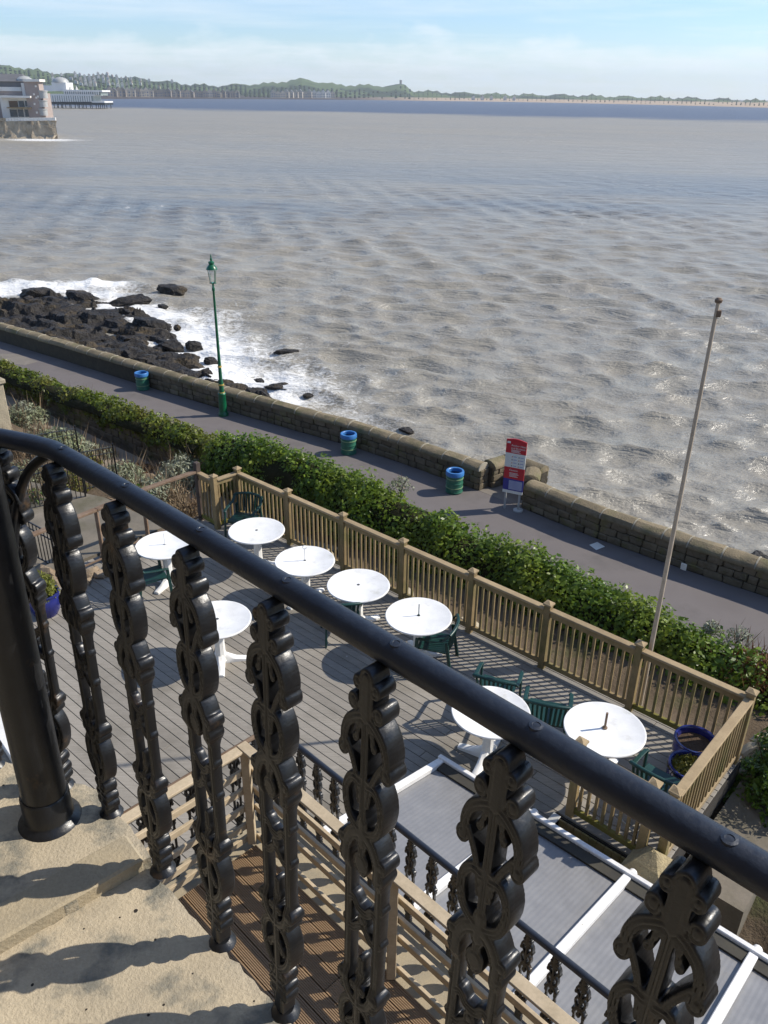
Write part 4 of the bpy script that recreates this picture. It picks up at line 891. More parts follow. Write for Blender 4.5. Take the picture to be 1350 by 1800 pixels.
# ---- information sign
sb, sr = U(889, 893, PROM), U(908, 901, PROM); sx = Vector((0.80, -0.60, 0)); c0 = (sb+sr)/2; sx = (sr-sb).normalized(); W = 0.86
sx = Vector((0.905, -0.425, 0)).normalized(); c0 = U(898, 896, PROM); sn = Vector((-sx.y, sx.x, 0)); sn = sn if sn.y < 0 else -sn
root = empty('information_sign', c0, 'red white and blue information sign on two grey posts by wall gap', 'sign')
def on(x_, z_, dn=0.0): return c0+sx*x_+DZ*z_+sn*dn
z0 = 0.62; Hs = 1.95; W = 0.66
for s_ in (-1, 1):
    MB().tube([on(s_*0.23, 0, -0.03), on(s_*0.23, 2.1, -0.03)], 0.035, 12).build('post', M['grey_metal'], root, 40)
MB().lathe([(0.16, 0.0), (0.16, 0.04), (0.13, 0.06), (0.0, 0.06)], 20, on(0.23, 0, -0.03), False).build('post_collar', M['grey_metal'], root, 40)
def panel(name, pts2, m_, d0, d1):
    mb = MB(); n = len(pts2); mb.v = [tuple(on(x_, z_, d1)) for x_, z_ in pts2]+[tuple(on(x_, z_, d0)) for x_, z_ in pts2]
    mb.f = [tuple(range(n)), tuple(range(n, 2*n))[::-1]]+[(i, i+n, (i+1) % n+n, (i+1) % n) for i in range(n)]; return mb.build(name, m_, root)
w2 = W/2
def rect(x0, x1, a0, a1): return [(x0, a0), (x1, a0), (x1, a1), (x0, a1)]
panel('foot_panel', rect(-w2, w2, 0.60, 0.70), M['sign_white'], 0, 0.03); panel('blue_panel', rect(-w2, w2, 0.70, 1.10), M['navy'], 0, 0.03); panel('lower_red_panel', rect(-w2, w2, 1.10, 1.50), M['red'], 0, 0.03)
panel('white_panel', rect(-w2, w2, 1.50, 1.98), M['sign_white'], 0, 0.03)
arc = [(w2-W*k/10, 2.40+0.07*math.sin(math.pi*(1-k/10)*0.9+0.3)) for k in range(11)]
panel('top_red_panel', [(-w2, 1.98), (w2, 1.98)]+arc, M['red'], 0, 0.03)
panel('photo_panel', rect(-w2+0.19, w2-0.03, 0.74, 1.05), M['sign_photo'], 0.031, 0.035)
def text(s_, x_, z_, size, m_):
    cu = bpy.data.curves.new('lettering', 'FONT'); cu.body = s_; cu.size = size; cu.extrude = 0.001
    o = bpy.data.objects.new('tmp', cu); COL.objects.link(o); dg = bpy.context.evaluated_depsgraph_get(); me = bpy.data.meshes.new_from_object(o.evaluated_get(dg)); bpy.data.objects.remove(o)
    me.materials.clear(); me.materials.append(m_); o = link('lettering', me, None, root); Mx = Matrix.Identity(4); q = on(x_, z_, 0.034)-OFF[root.name]
    for i in range(3): Mx[i][0] = sx[i]; Mx[i][1] = (0, 0, 1)[i]; Mx[i][2] = sn[i]; Mx[i][3] = q[i]
    o.matrix_local = Mx; return o
text('Anchor Head', -0.16, 2.22, 0.088, M['sign_white']); text('and Birnbeck', -0.16, 2.13, 0.088, M['sign_white']); text('Caution', -0.16, 1.38, 0.085, M['sign_white'])
panel('logo', rect(-w2+0.03, -w2+0.14, 2.30, 2.37), M['sign_white'], 0.031, 0.034)
for k, (ww, zz) in enumerate([(0.30, 2.085), (0.26, 2.05), (0.30, 2.015), (0.27, 1.30), (0.30, 1.26), (0.24, 1.22), (0.28, 1.18)]): panel('text_line', rect(-0.15, -0.15+ww, zz, zz+0.016), M['sign_white'], 0.031, 0.0335)
for ix in range(2):
    for iz in range(4):
        x_, z_ = -0.10+ix*0.22, 1.87-iz*0.105; panel('hazard_mark', [(x_-0.022, z_-0.02), (x_+0.022, z_-0.02), (x_, z_+0.025)], M['dark_mark'] if (ix+iz) % 2 else M['orange_mark'], 0.031, 0.034)
        panel('text_line', rect(x_+0.04, x_+0.15, z_-0.012, z_+0.012), M['sign_photo'], 0.031, 0.0335)
p = U(1203, 995, 0.25); tag(MB().box(p-DB*0.05, (0.16, 0.03, 0.2), (DA, DB, DZ), 0.004).build('wall_plate', M['sign_white']), 'small white plate fixed low on the sea wall', 'plate')

# ================================================================== lower balcony, glazed roof
LB = 6.2
# glazed roof
ea, eb, ez = -4.28, 5.95, 5.02; rise_ = 0.22            # outer corner; the roof climbs towards the house
root = empty('glazed_roof', ab(ea, eb, ez), 'white framed lean-to roof of grey ribbed polycarbonate sheets', 'roof')
def rp(a, b_, dz=0.0): return ab(a, b_, ez+(eb-b_)*rise_+dz)
sl_v = (rp(0, 0)-rp(0, 1)).normalized()
r1, r2 = toab(U(928, 1436, ez))[0], toab(U(1092, 1558, ez))[0]; raf = [-4.28, r1, r2, r2+1.25, r2+2.5, r2+3.75]
for k in range(len(raf)-1):
    a0, a1 = raf[k]+0.04, raf[k+1]-0.04; n = 2*int((a1-a0)/0.024/2); mb = MB()
    for j in range(n+1):
        a = a0+(a1-a0)*j/n; dz = -0.03+(0.0014 if j % 2 else 0.0); mb.v += [tuple(rp(a, 5.88, dz)), tuple(rp(a, 2.0, dz))]
    mb.f = [(2*j, 2*j+2, 2*j+3, 2*j+1) for j in range(n)]; mb.build('glazing_sheet', M['poly'], root)
for a in raf: MB().beam(rp(a, 5.93, 0.005), rp(a, 2.0, 0.005), 0.085, 0.07, 0.008).build('rafter', M['white_frame'], root)
MB().beam(rp(raf[0]-0.05, eb, 0.02), rp(raf[-1], eb, 0.02), 0.06, 0.10, 0.008).build('eaves_beam', M['white_frame'], root)
MB().beam(rp(raf[0]+0.05, eb-0.10, -0.012), rp(raf[-1], eb-0.10, -0.012), 0.13, 0.05).build('gutter', M['gutter'], root)
for a in raf[1:4]: MB().tube([rp(a, eb+0.02, -0.02), rp(a, eb+0.12, -0.02)], 0.045, 10).build('beam_end', M['white_frame'], root, 40)
for a in (raf[0]+0.05, raf[2], raf[4]): MB().beam(Vector((*ab(a, eb-0.02, 0).xy, 3.28)), rp(a, eb-0.02, -0.02), 0.07, 0.07).build('post', M['white_frame'], root)
for k, (x, y) in enumerate([(968, 1445), (1020, 1490)]):
    p = U(x, y, 4.98); tag(MB().box(p, (0.09, 0.28 if k == 0 else 0.18, 0.02), (DA, DB, DZ), 0.005).build('metal_strap', M['grey_metal']), ['long grey metal strap between roof edge and stair fence', 'short grey metal strap on the roof edge under the stair fence'][k], 'strap')

# ---- ornamental cast baluster from a 2-D distance field
def baluster_mesh(h, half, soft, name):
    xs = np.arange(-0.084, 0.0841, h); zs = np.arange(-0.012, 0.972, h); SX, SZ = np.meshgrid(xs, zs); AX = np.abs(SX)/0.69
    D = np.full(SX.shape, 1.0)
    def smin(a, b_, k=0.006):
        hh = np.clip(0.5+0.5*(b_-a)/k, 0, 1); return b_*(1-hh)+a*hh-k*hh*(1-hh)
    def cap(p, q, r):
        ex, ez_ = q[0]-p[0], q[1]-p[1]; t_ = np.clip(((AX-p[0])*ex+(SZ-p[1])*ez_)/(ex*ex+ez_*ez_+1e-12), 0, 1)
        return np.hypot(AX-p[0]-t_*ex, SZ-p[1]-t_*ez_)-r
    def path(pts_, r):
        d_ = np.full(SX.shape, 1.0)
        for p, q in zip(pts_[:-1], pts_[1:]): d_ = np.minimum(d_, cap(p, q, r))
        return d_
    def spl(pts_, n=6):                                   # smooth the polyline
        o_ = []; P_ = [pts_[0]]+list(pts_)+[pts_[-1]]
        for i in range(1, len(P_)-2):
            for k in range(n):
                t_ = k/n; a0, a1, a2, a3 = [np.array(P_[i+j]) for j in (-1, 0, 1, 2)]
                o_.append(tuple(0.5*((2*a1)+(-a0+a2)*t_+(2*a0-5*a1+4*a2-a3)*t_*t_+(-a0+3*a1-3*a2+a3)*t_**3)))
        return o_+[pts_[-1]]
    parts = []
    parts.append(cap((0, 0.925), (0, 0.60), 0.0100)); parts.append(cap((0, 0.918), (0, 0.86), 0.019))
    parts.append(cap((0.024, 0.908), (0.024, 0.908), 0.0125)); parts.append(cap((0.034, 0.873), (0.034, 0.873), 0.0150))
    parts.append(path(spl([(0.004, 0.858), (0.028, 0.848), (0.049, 0.832), (0.059, 0.808), (0.056, 0.788)]), 0.0105)); parts.append(cap((0.061, 0.782), (0.061, 0.782), 0.0150))
    parts.append(path(spl([(0.050, 0.795), (0.033, 0.770), (0.020, 0.742), (0.012, 0.705)]), 0.0068)); parts.append(path(spl([(0.006, 0.856), (0.018, 0.836), (0.022, 0.818)]), 0.006))
    parts.append(cap((0.026, 0.814), (0.026, 0.814), 0.0080))
    parts.append(path(spl([(0.010, 0.738), (0.032, 0.740), (0.049, 0.720), (0.052, 0.694), (0.042, 0.666), (0.022, 0.652), (0.006, 0.648)]), 0.0098)); parts.append(cap((0.0, 0.745), (0.012, 0.745), 0.008))
    parts.append(cap((0, 0.665), (0, 0.625), 0.016)); parts.append(path(spl([(0.006, 0.645), (0.032, 0.630), (0.048, 0.602), (0.050, 0.57)]), 0.0145)); parts.append(cap((0.060, 0.606), (0.060, 0.606), 0.014)); parts.append(cap((0.058, 0.577), (0.058, 0.577), 0.0105))
    parts.append(cap((0, 0.583), (0, 0.583), 0.023)); parts.append(cap((0, 0.62), (0, 0.56), 0.010))
    parts.append(cap((0.048, 0.585), (0.045, 0.275), 0.0115))
    parts.append(path(spl([(0.045, 0.480), (0.030, 0.486), (0.014, 0.472), (0.0, 0.470)]), 0.0095)); parts.append(cap((0, 0.448), (0, 0.448), 0.015)); parts.append(path(spl([(0.045, 0.415), (0.026, 0.418), (0.010, 0.432), (0, 0.436)]), 0.0095))
    parts.append(cap((0.055, 0.505), (0.055, 0.505), 0.009)); parts.append(cap((0.055, 0.425), (0.055, 0.425), 0.009))
    parts.append(cap((0, 0.352), (0, 0.25), 0.010)); parts.append(cap((0, 0.318), (0, 0.318), 0.016)); parts.append(cap((0.015, 0.288), (0.015, 0.288), 0.012))
    parts.append(cap((0.055, 0.290), (0.055, 0.290), 0.0155)); parts.append(cap((0.049, 0.265), (0.049, 0.265), 0.011)); parts.append(path(spl([(0.045, 0.28), (0.032, 0.258), (0.010, 0.246)]), 0.0125))
    parts.append(path(spl([(0.006, 0.246), (0.032, 0.242), (0.052, 0.215), (0.053, 0.178), (0.039, 0.145), (0.018, 0.126), (0.004, 0.122)]), 0.0108)); parts.append(cap((0.002, 0.205), (0.026, 0.180), 0.008)); parts.append(cap((0.027, 0.178), (0.027, 0.178), 0.012))
    parts.append(cap((0, 0.26), (0, -0.01), 0.0125)); parts.append(cap((0.024, 0.100), (0.024, 0.100), 0.0145)); parts.append(cap((0.0, 0.085), (0.016, 0.085), 0.013)); parts.append(cap((0, 0.068), (0.028, 0.068), 0.0125)); parts.append(cap((0, 0.042), (0.026, 0.042), 0.0135)); parts.append(cap((0, 0.03), (0, -0.012), 0.021))
    for q in parts: D = smin(D, q, 0.003)
    per = np.minimum.reduce(parts)                        # relief: each stroke keeps its own rounded back
    hz_ = half*(1-0.42*np.clip((SZ-0.295)/0.02, 0, 1)*np.clip((0.565-SZ)/0.02, 0, 1))
    def hzv(z_): return half*(1-0.42*min(1, max(0, (z_-0.295)/0.02))*min(1, max(0, (0.565-z_)/0.02)))
    def depth(d_): e = np.clip(-d_/soft, 0, 1); return hz_*(0.80+0.20*np.sqrt(1-(1-e)**2))
    HN = depth(per)-0.0022*np.exp(-((per+0.0062)/0.0016)**2)
    nz, nx_ = SX.shape; verts = []; vid = {}; tris = []; bed = []
    def vert(key, x_, z_, n_):
        if key not in vid: vid[key] = len(verts); verts.append((x_, n_, z_))
        return vid[key]
    ins_ = D < 0
    for i in range(nz-1):
        rowany = ins_[i].any() or ins_[i+1].any()
        if not rowany: continue
        for j in range(nx_-1):
            cs = ((i, j), (i, j+1), (i+1, j+1), (i+1, j)); fl = [ins_[c] for c in cs]
            if not any(fl): continue
            poly_ = []; bpts = []
            for k in range(4):
                c, c2 = cs[k], cs[(k+1) % 4]
                if fl[k]: poly_.append(vert(c, SX[c], SZ[c], HN[c]))
                if fl[k] != fl[(k+1) % 4]:
                    t_ = D[c]/(D[c]-D[c2]); v_ = vert(('e',)+min((c, c2), (c2, c))+max((c, c2), (c2, c)), SX[c]+(SX[c2]-SX[c])*t_, SZ[c]+(SZ[c2]-SZ[c])*t_, hzv(SZ[c]+(SZ[c2]-SZ[c])*t_)*0.80)
                    poly_.append(v_); bpts.append((v_, fl[k]))
            if len(poly_) >= 3: tris.append(tuple(poly_))
            if len(bpts) == 2:
                a, b2 = bpts; bed.append((a[0], b2[0]) if a[1] else (b2[0], a[0]))
            elif len(bpts) == 4:
                for q in ((0, 1), (2, 3)):
                    a, b2 = bpts[q[0]], bpts[q[1]]; bed.append((a[0], b2[0]) if a[1] else (b2[0], a[0]))
    nv = len(verts); V_ = verts+[(x_, -y_, z_) for x_, y_, z_ in verts]
    F_ = [f[::-1] for f in tris]+[tuple(i+nv for i in f) for f in tris]+[(a, b2, b2+nv, a+nv) for a, b2 in bed]
    me = bpy.data.meshes.new(name); me.from_pydata(V_, [], F_); me.update(); me.polygons.foreach_set('use_smooth', [True]*len(me.polygons)); me.set_sharp_from_angle(angle=R(58)); me.materials.append(M['iron']); return me
bal_hi = baluster_mesh(0.0020, 0.0172, 0.006, 'baluster'); bal_lo = baluster_mesh(0.0050, 0.0185, 0.006, 'baluster')
def set_axes(o, root, c, ex, ey, ez_, sc=1.0):
    Mx = Matrix.Identity(4); q = Vector(c)-OFF[root.name]
    for i in range(3): Mx[i][0] = ex[i]*sc; Mx[i][1] = ey[i]*sc; Mx[i][2] = ez_[i]*sc; Mx[i][3] = q[i]
    o.matrix_local = Mx

# ---- lower balcony
FRONT, SIDE = 3.2, -4.52
tag(MB().prism([uv(SIDE-0.12, -1.0, 0), uv(SIDE-0.12, FRONT+0.12, 0), uv(2.4, FRONT+0.12, 0), uv(2.4, -1.0, 0)], LB-0.30, LB-0.045).build('lower_balcony_slab', M['slab_light']), kind='structure')
ld = empty('balcony_deck', uv(-2, 1.5, LB), 'new brown grooved timber decking on the lower balcony', 'deck')
n0 = 0.2
gm = {}
def grooved(L):
    mb = MB(); wd_ = 0.138; ng = 9; prof = []
    for k in range(ng):
        x0 = -wd_/2+wd_*k/ng; w1 = wd_/ng; prof += [(x0+w1*0.08, 0.0), (x0+w1*0.60, 0.0), (x0+w1*0.66, -0.005), (x0+w1*1.0, -0.005)]
    prof = [(-wd_/2, -0.026)]+prof+[(wd_/2, -0.026)]
    for e in (-L/2, L/2): mb.v += [(e, y_, z_) for y_, z_ in prof]
    n = len(prof); mb.f = [(i, i+1, i+1+n, i+n) for i in range(n-1)]; return mb.mesh('board', M['brown_deck'])
while n0 < 2.72:
    u0 = -4.32
    for L in ((1.4, 2.4, 2.4) if int(n0*10) % 2 else (2.4, 2.4, 1.4)):
        if L not in gm: gm[L] = grooved(L-0.006)
        o = link('board', gm[L], None, ld); o.location = uv(u0+L/2, n0+0.07, LB-0.004)-ld.location; o.rotation_euler = (0, 0, R(-45)); u0 += L
    n0 += 0.145
wb = empty('timber_barrier', uv(-4.36, 2.8, LB), 'pale new timber rail barrier inside the lower iron balustrade', 'barrier')
for k, u_ in enumerate((-4.36, -2.66, -0.96, 0.74)): MB().beam(uv(u_, 2.8, LB), uv(u_, 2.8, LB+1.06), 0.07, 0.07, 0.005).build('post', M['new_wood'], wb)
for n_ in (1.2,): MB().beam(uv(-4.36, n_, LB), uv(-4.36, n_, LB+1.06), 0.07, 0.07, 0.005).build('post', M['new_wood'], wb)
for k, z_ in enumerate((1.02, 0.80, 0.60, 0.40, 0.20, 0.05)):
    MB().beam(uv(-4.36-0.03, 2.86, LB+z_), uv(-4.36-0.03, -0.4, LB+z_), 0.03, 0.065 if k else 0.075, 0.004).build('rail', M['new_wood'], wb)
    if k in (0, 1, 2, 3, 5): MB().beam(uv(-4.40, 2.852, LB+z_-0.004), uv(2.2, 2.852, LB+z_-0.004), 0.03, 0.065, 0.004).build('rail', M['new_wood'], wb)
MB().beam(uv(-4.41, 2.80, LB+1.075), uv(2.2, 2.80, LB+1.075), 0.09, 0.025, 0.004).build('cap_rail', M['new_wood'], wb); MB().beam(uv(-4.36, 2.75, LB+1.072), uv(-4.36, -0.4, LB+1.072), 0.09, 0.025, 0.004).build('cap_rail', M['new_wood'], wb)
lr = empty('iron_balustrade', uv(SIDE, FRONT, LB), 'ornate black iron balustrade of the lower balcony with lantern corner', 'balustrade')
MB().tube([uv(SIDE, FRONT, LB+0.95), uv(2.3, FRONT, LB+0.95)], 0.026, 12).build('handrail', M['rail'], lr, 40); MB().tube([uv(SIDE, FRONT, LB+0.951), uv(SIDE, -0.8, LB+0.951)], 0.022, 12).build('handrail', M['brown_wood'], lr, 40)
MB().beam(uv(SIDE, FRONT, LB+0.02), uv(2.3, FRONT, LB+0.02), 0.035, 0.02).build('bottom_rail', M['iron'], lr)
u_ = SIDE+0.16
while u_ < 2.2:
    o = link('baluster', bal_lo, None, lr); set_axes(o, lr, uv(u_, FRONT, LB), EU, EN, DZ); u_ += 0.213
n_ = FRONT-0.2
while n_ > 0.0:
    o = link('baluster', bal_lo, None, lr); set_axes(o, lr, uv(SIDE, n_, LB), EN, -EU, DZ); n_ -= 0.213
# corner lantern
p = uv(SIDE, FRONT, LB+0.95); root = empty('lantern', p, 'black iron lantern on the corner of the lower balustrade', 'lantern')
MB().tube([p-DZ*0.95, p+DZ*0.12], 0.03, 10).build('stem', M['iron'], root, 40)
MB().lathe([(0.05, 0.10), (0.09, 0.13), (0.09, 0.15), (0.05, 0.17)], 6, p).build('lantern_base', M['iron'], root)
for k in range(6):
    d = Vector((math.cos(k*math.pi/3), math.sin(k*math.pi/3), 0)); MB().beam(p+d*0.06+DZ*0.16, p+d*0.10+DZ*0.40, 0.010, 0.010).build('lantern_bar', M['iron'], root)
    d2 = Vector((math.cos((k+1)*math.pi/3), math.sin((k+1)*math.pi/3), 0)); MB().add([p+d*0.056+DZ*0.17, p+d2*0.056+DZ*0.17, p+d2*0.095+DZ*0.395, p+d*0.095+DZ*0.395], [(0, 1, 2, 3)]).build('pane', M['glass'], root)
MB().lathe([(0.15, 0.40), (0.14, 0.43), (0.07, 0.53), (0.03, 0.56), (0.035, 0.59), (0.0, 0.63)], 6, p).build('lantern_cap', M['iron'], root)

# ================================================================== upper balcony
BF = CAMZ-1.614; UN = 0.615; BEND = -1.57
lean = (uv(0.044, 0.026, 0.973)).normalized()             # the old railing leans outward a little
ls = 1/lean.z
RH = 0.973                                               # rail centre above the stone
def rtop(u): return uv(u, 0.620+0.015*(u+0.6), BF+RH)
def foot(p): return p-Vector((lean.x/lean.z, lean.y/lean.z, 1))*RH
ldir = Vector((-0.949, 0.314, 0)).normalized(); bendp = rtop(BEND)
# floor: two stone slabs with a small step, worn edge
edge_u = [foot(rtop(u)) for u in (2.2, BEND)]; lft = foot(bendp+ldir*2.2)
def off(p, o): return (p.x+o.x, p.y+o.y)
e1 = EN*0.006; ln = Vector((-ldir.y, ldir.x, 0)); ln = ln if ln.y > 0 else -ln
stepA, stepB = U(266, 1503, BF), U(-60, 1690, BF); sd_ = (stepB-stepA).normalized(); q0 = stepA.copy()
def slab(name, poly, z0, z1, m_):
    """stone slab with an uneven chipped rim"""
    import bmesh
    mb = MB(); pts_ = []
    for a, b2 in zip(poly, poly[1:]+poly[:1]):
        a, b2 = Vector((a[0], a[1])), Vector((b2[0], b2[1])); n = max(1, int((b2-a).length/0.025))
        for k in range(n):
            q = a.lerp(b2, k/n); pts_.append((q.x+random.gauss(0, 0.0022), q.y+random.gauss(0, 0.0022)))
    return mb.prism(pts_, z0, z1).build(name, m_)
bfl = foot(rtop(BEND))
polyL = [off(q0, Vector()), off(bfl, e1*0.9+ln*0.01), off(lft, ln*0.045), off(lft, Vector((-0.4, -3, 0))), (stepB.x, stepB.y-2.0), off(stepB, Vector())]
tag(slab('balcony_floor', polyL, BF-0.22, BF+0.0, M['slab']), kind='structure')
polyR = [off(edge_u[0], e1), off(q0+sd_*0.012, Vector()), off(stepB+sd_*0.3, Vector()), (stepB.x+0.05, stepB.y-2.2), (3, -2.5)]
tag(slab('balcony_floor_flag', polyR, BF-0.24, BF-0.032, M['slab']), kind='structure')
k_ = (q0, stepB); sn_ = Vector((-sd_.y, sd_.x, 0)); sn_ = sn_ if sn_.x > 0 else -sn_
tag(MB().beam(q0+sd_*0.02-sn_*0.045-DZ*0.020, stepB-sn_*0.045-DZ*0.020, 0.095, 0.056, 0.006).build('stone_step_edge', M['slab_light']), 'pale stone strip along the step in the balcony floor', 'step')
ub = empty('iron_balustrade', foot(rtop(-0.6)), 'large ornate black iron balustrade round the stone balcony floor', 'balustrade')
railpts = [rtop(2.2), rtop(0.5), rtop(-0.5), rtop(BEND+0.10), rtop(BEND+0.03)+Vector((0, -0.003, 0)), bendp+ldir*0.03+Vector((0, -0.006, 0)), bendp+ldir*0.10, bendp+ldir*1.2, bendp+ldir*2.4]
hrail = MB().tube(railpts, 0.0200, 24).build('handrail', M['rail'], ub, 60)
us = [-1.492, -1.254, -1.023, -0.808, -0.593, -0.378, -0.158, 0.06, 0.28]
for i, u_ in enumerate(us):
    o = link('baluster', bal_hi, None, ub); set_axes(o, ub, foot(rtop(u_)), EU, EN, lean*ls*RH/0.95)
    q = rtop(u_)+DZ*0.0186+EN*-0.002; MB().lathe([(0.009, -0.002), (0.0085, 0.0012), (0.005, 0.002), (0.0035, 0.0), (0, -0.0005)], 14, q).build('rivet', M['rail'], hrail, 40)
    MB().lathe([(0.031, 0), (0.027, 0.006), (0.020, 0.012), (0.018, 0.014)], 12, foot(rtop(u_))-DZ*(0.034 if i > 1 else 0.004)).build('lead_seat', M['iron'], ub, 40)
for k in range(5):
    q = bendp+ldir*(0.10+k*0.22); o = link('baluster', bal_hi, None, ub); set_axes(o, ub, foot(q), -ldir, ln, lean*ls*RH/0.95)
    MB().lathe([(0.031, 0), (0.027, 0.006), (0.020, 0.012), (0.018, 0.014)], 12, foot(q)-DZ*0.004).build('lead_seat', M['iron'], ub, 40)
# unseen house front, added to block sky light; kept dark to limit bounce
hs = empty('unseen_house', uv(0, -1.3, 3.2), 'unseen dark grey house front behind the balconies, blocking sky light', 'building')
MB().box(uv(-1, -1.45, 9.0), (16, 0.3, 12.0), (EU, EN, DZ)).build('wall', M['house_grey'], hs)
MB().box(uv(0.0, -1.28, BF+1.05), (1.3, 0.06, 2.1), (EU, EN, DZ)).build('door', M['dark_wood'], hs)
# column and its bracket
cb = U(88, 1438, BF); column = empty('iron_column', cb, 'plain round black iron column rising beside the balcony railing', 'column')
ct = cb+Vector((lean.x*0.5, lean.y*0.5, 1))*3.0; ct.x = cb.x+0.03; ct.y = cb.y
MB().lathe([(0.0, 0.0), (0.075, 0.0), (0.070, 0.008), (0.060, 0.014), (0.0575, 0.02), (0.0575, 0.085), (0.054, 0.09)], 32, cb).build('base_ring', M['iron'], column, 40)
MB().tube([cb+DZ*0.03, ct], [0.0525, 0.050], 32).build('shaft', M['iron'], column, 60)
br = MB(); s0 = bendp-DZ*0.02; s1 = Vector((cb.x+0.02, cb.y+0.05, BF+0.70)); pts_ = []
for k in range(13):
    t_ = k/12; pts_.append(s0.lerp(s1, t_)+Vector((-0.02, 0.03, 0.045))*math.sin(math.pi*t_))
br.tube(pts_, 0.011, 8); br.build('bracket', M['iron'], column, 50)

# ================================================================== far shore
def skyl(x):
    pts_ = [(-300, 112), (0, 118), (41, 120), (78, 127), (114, 132), (171, 134), (223, 137), (275, 143), (321, 148), (373, 152), (440, 149), (477, 148), (505, 143), (534, 140), (560, 145), (591, 150), (638, 151), (674, 152), (712, 150), (722, 160), (800, 164), (900, 167), (1000, 168), (1100, 171), (1200, 173), (1350, 178), (1650, 182)]
    return float(np.interp(x, [p[0] for p in pts_], [p[1] for p in pts_]))
def shore_d(x): return float(np.interp(x, [-300, 150, 400, 650, 900, 1100, 1350, 1650], [1500, 1650, 2100, 2450, 2500, 2200, 1750, 1500]))
cols = np.arange(-320, 1680, 8.0); T = np.array([0, 0.03, 0.06, 0.10, 0.16, 0.24, 0.34, 0.46, 0.6, 0.75, 0.9, 1.0, 1.15]); Vf = []
def hz(x, y):
    return YH+(x-CX)*SLOPE-y
for x in cols:
    D0 = shore_d(x); D1 = D0+1500
    r = ray(x, skyl(x)); ridge = CAMZ+r[2]/r[1]*D1+4*math.sin(x*0.11)+3*math.sin(x*0.37)
    for t_ in T:
        d = D0+(D1-D0)*t_; s_ = 3*t_*t_-2*t_**3 if t_ <= 1 else 1-(t_-1)*2
        r2 = ray(x, YH+(x-CX)*SLOPE); zz = SEA-0.6+(ridge-SEA+0.6)*s_+(2.5 if t_ > 0.05 else 0)*(t_ < 0.99); Vf.append((r2[0]/r2[1]*d, d, zz))
nt_ = len(T); nc = len(cols); I = np.arange(nc*nt_).reshape(nc, nt_); Fq = np.stack([I[:-1, :-1], I[1:, :-1], I[1:, 1:], I[:-1, 1:]], -1).reshape(-1, 4)
mt, t, b, g, out = newmat('far_land'); pos = g.outputs['Position']; sp = N(t, 'ShaderNodeSeparateXYZ'); t.links.new(pos, sp.inputs[0])
woods = mixc(t, noise(t, pos, 0.03, 5, 0.7), (0.018, 0.032, 0.012), (0.045, 0.065, 0.022))
fields = mixc(t, ramp(t, noise(t, mapping(t, pos, (1, 0.3, 1)), 0.006, 3), [(0.47, 0.0), (0.53, 1.0)]), woods, (0.085, 0.120, 0.035))
beach = mixc(t, ramp(t, mathn(t, 'MULTIPLY', mathn(t, 'ADD', sp.outputs[0], 120.0), 0.004), [(0.0, 0.0), (1.0, 1.0)]), (0.075, 0.06, 0.05), (0.42, 0.32, 0.22))
lowm = ramp(t, mathn(t, 'ADD', mathn(t, 'MULTIPLY', sp.outputs[2], 0.10), 0.15), [(0.0, 1.0), (0.55, 1.0), (0.7, 0.0)])
t.links.new(mixc(t, lowm, fields, beach), b.inputs['Base Color']); b.inputs['Roughness'].default_value = 0.95; b.inputs['Specular IOR Level'].default_value = 0.1
me = npmesh('hills', Vf, Fq, mt, True); tag(link('hills', me), kind='structure')
VfA = np.array(Vf).reshape(nc, nt_, 3)
def land(x, t_):
    i = int(np.clip(round((x+320)/8), 0, nc-1)); return Vector([float(np.interp(t_, T, VfA[i, :, k])) for k in range(3)])
# a distant woodland belt
wp, wn = [], []
for k in range(4200):
    x = random.choice([random.uniform(-100, 720), random.uniform(-100, 420), random.uniform(420, 640), random.uniform(700, 1350)]); t_ = random.uniform(0.12, 0.5) if x > 430 else random.uniform(0.25, 0.72)
    if x > 700: t_ = random.uniform(0.1, 0.9)
    if 590 < x < 715 and random.random() < 0.7: continue
    q = land(x, t_); s_ = random.uniform(2.6, 5.5)*(1 if x < 720 else 0.45); wp.append((q, s_))
bl = boulder(5, n=1); Vb = np.array([v.co[:] for v in bl.vertices]); Fb = np.array([p.vertices[:] for p in bl.polygons]); VV, FF = [], []
for k, (q, s_) in enumerate(wp):
    an = random.random()*6; ca, sa = math.cos(an), math.sin(an); VV.append(np.stack([(Vb[:, 0]*ca-Vb[:, 1]*sa)*s_*1.2+q.x, (Vb[:, 0]*sa+Vb[:, 1]*ca)*s_*1.2+q.y, Vb[:, 2]*s_*0.62+q.z+s_*0.2], 1)); FF.append(Fb+k*len(Vb))
M['woods'] = mat('far_woods', (0.016, 0.028, 0.010), (0.038, 0.055, 0.018), 0.05, 0.95, 0, isl=0.3, spec=0.1)
tag(link('far_woods', npmesh('far_woods', np.concatenate(VV), np.concatenate(FF), M['woods'])), 'dark trees and woods of the far shore', 'woods', kind='stuff')
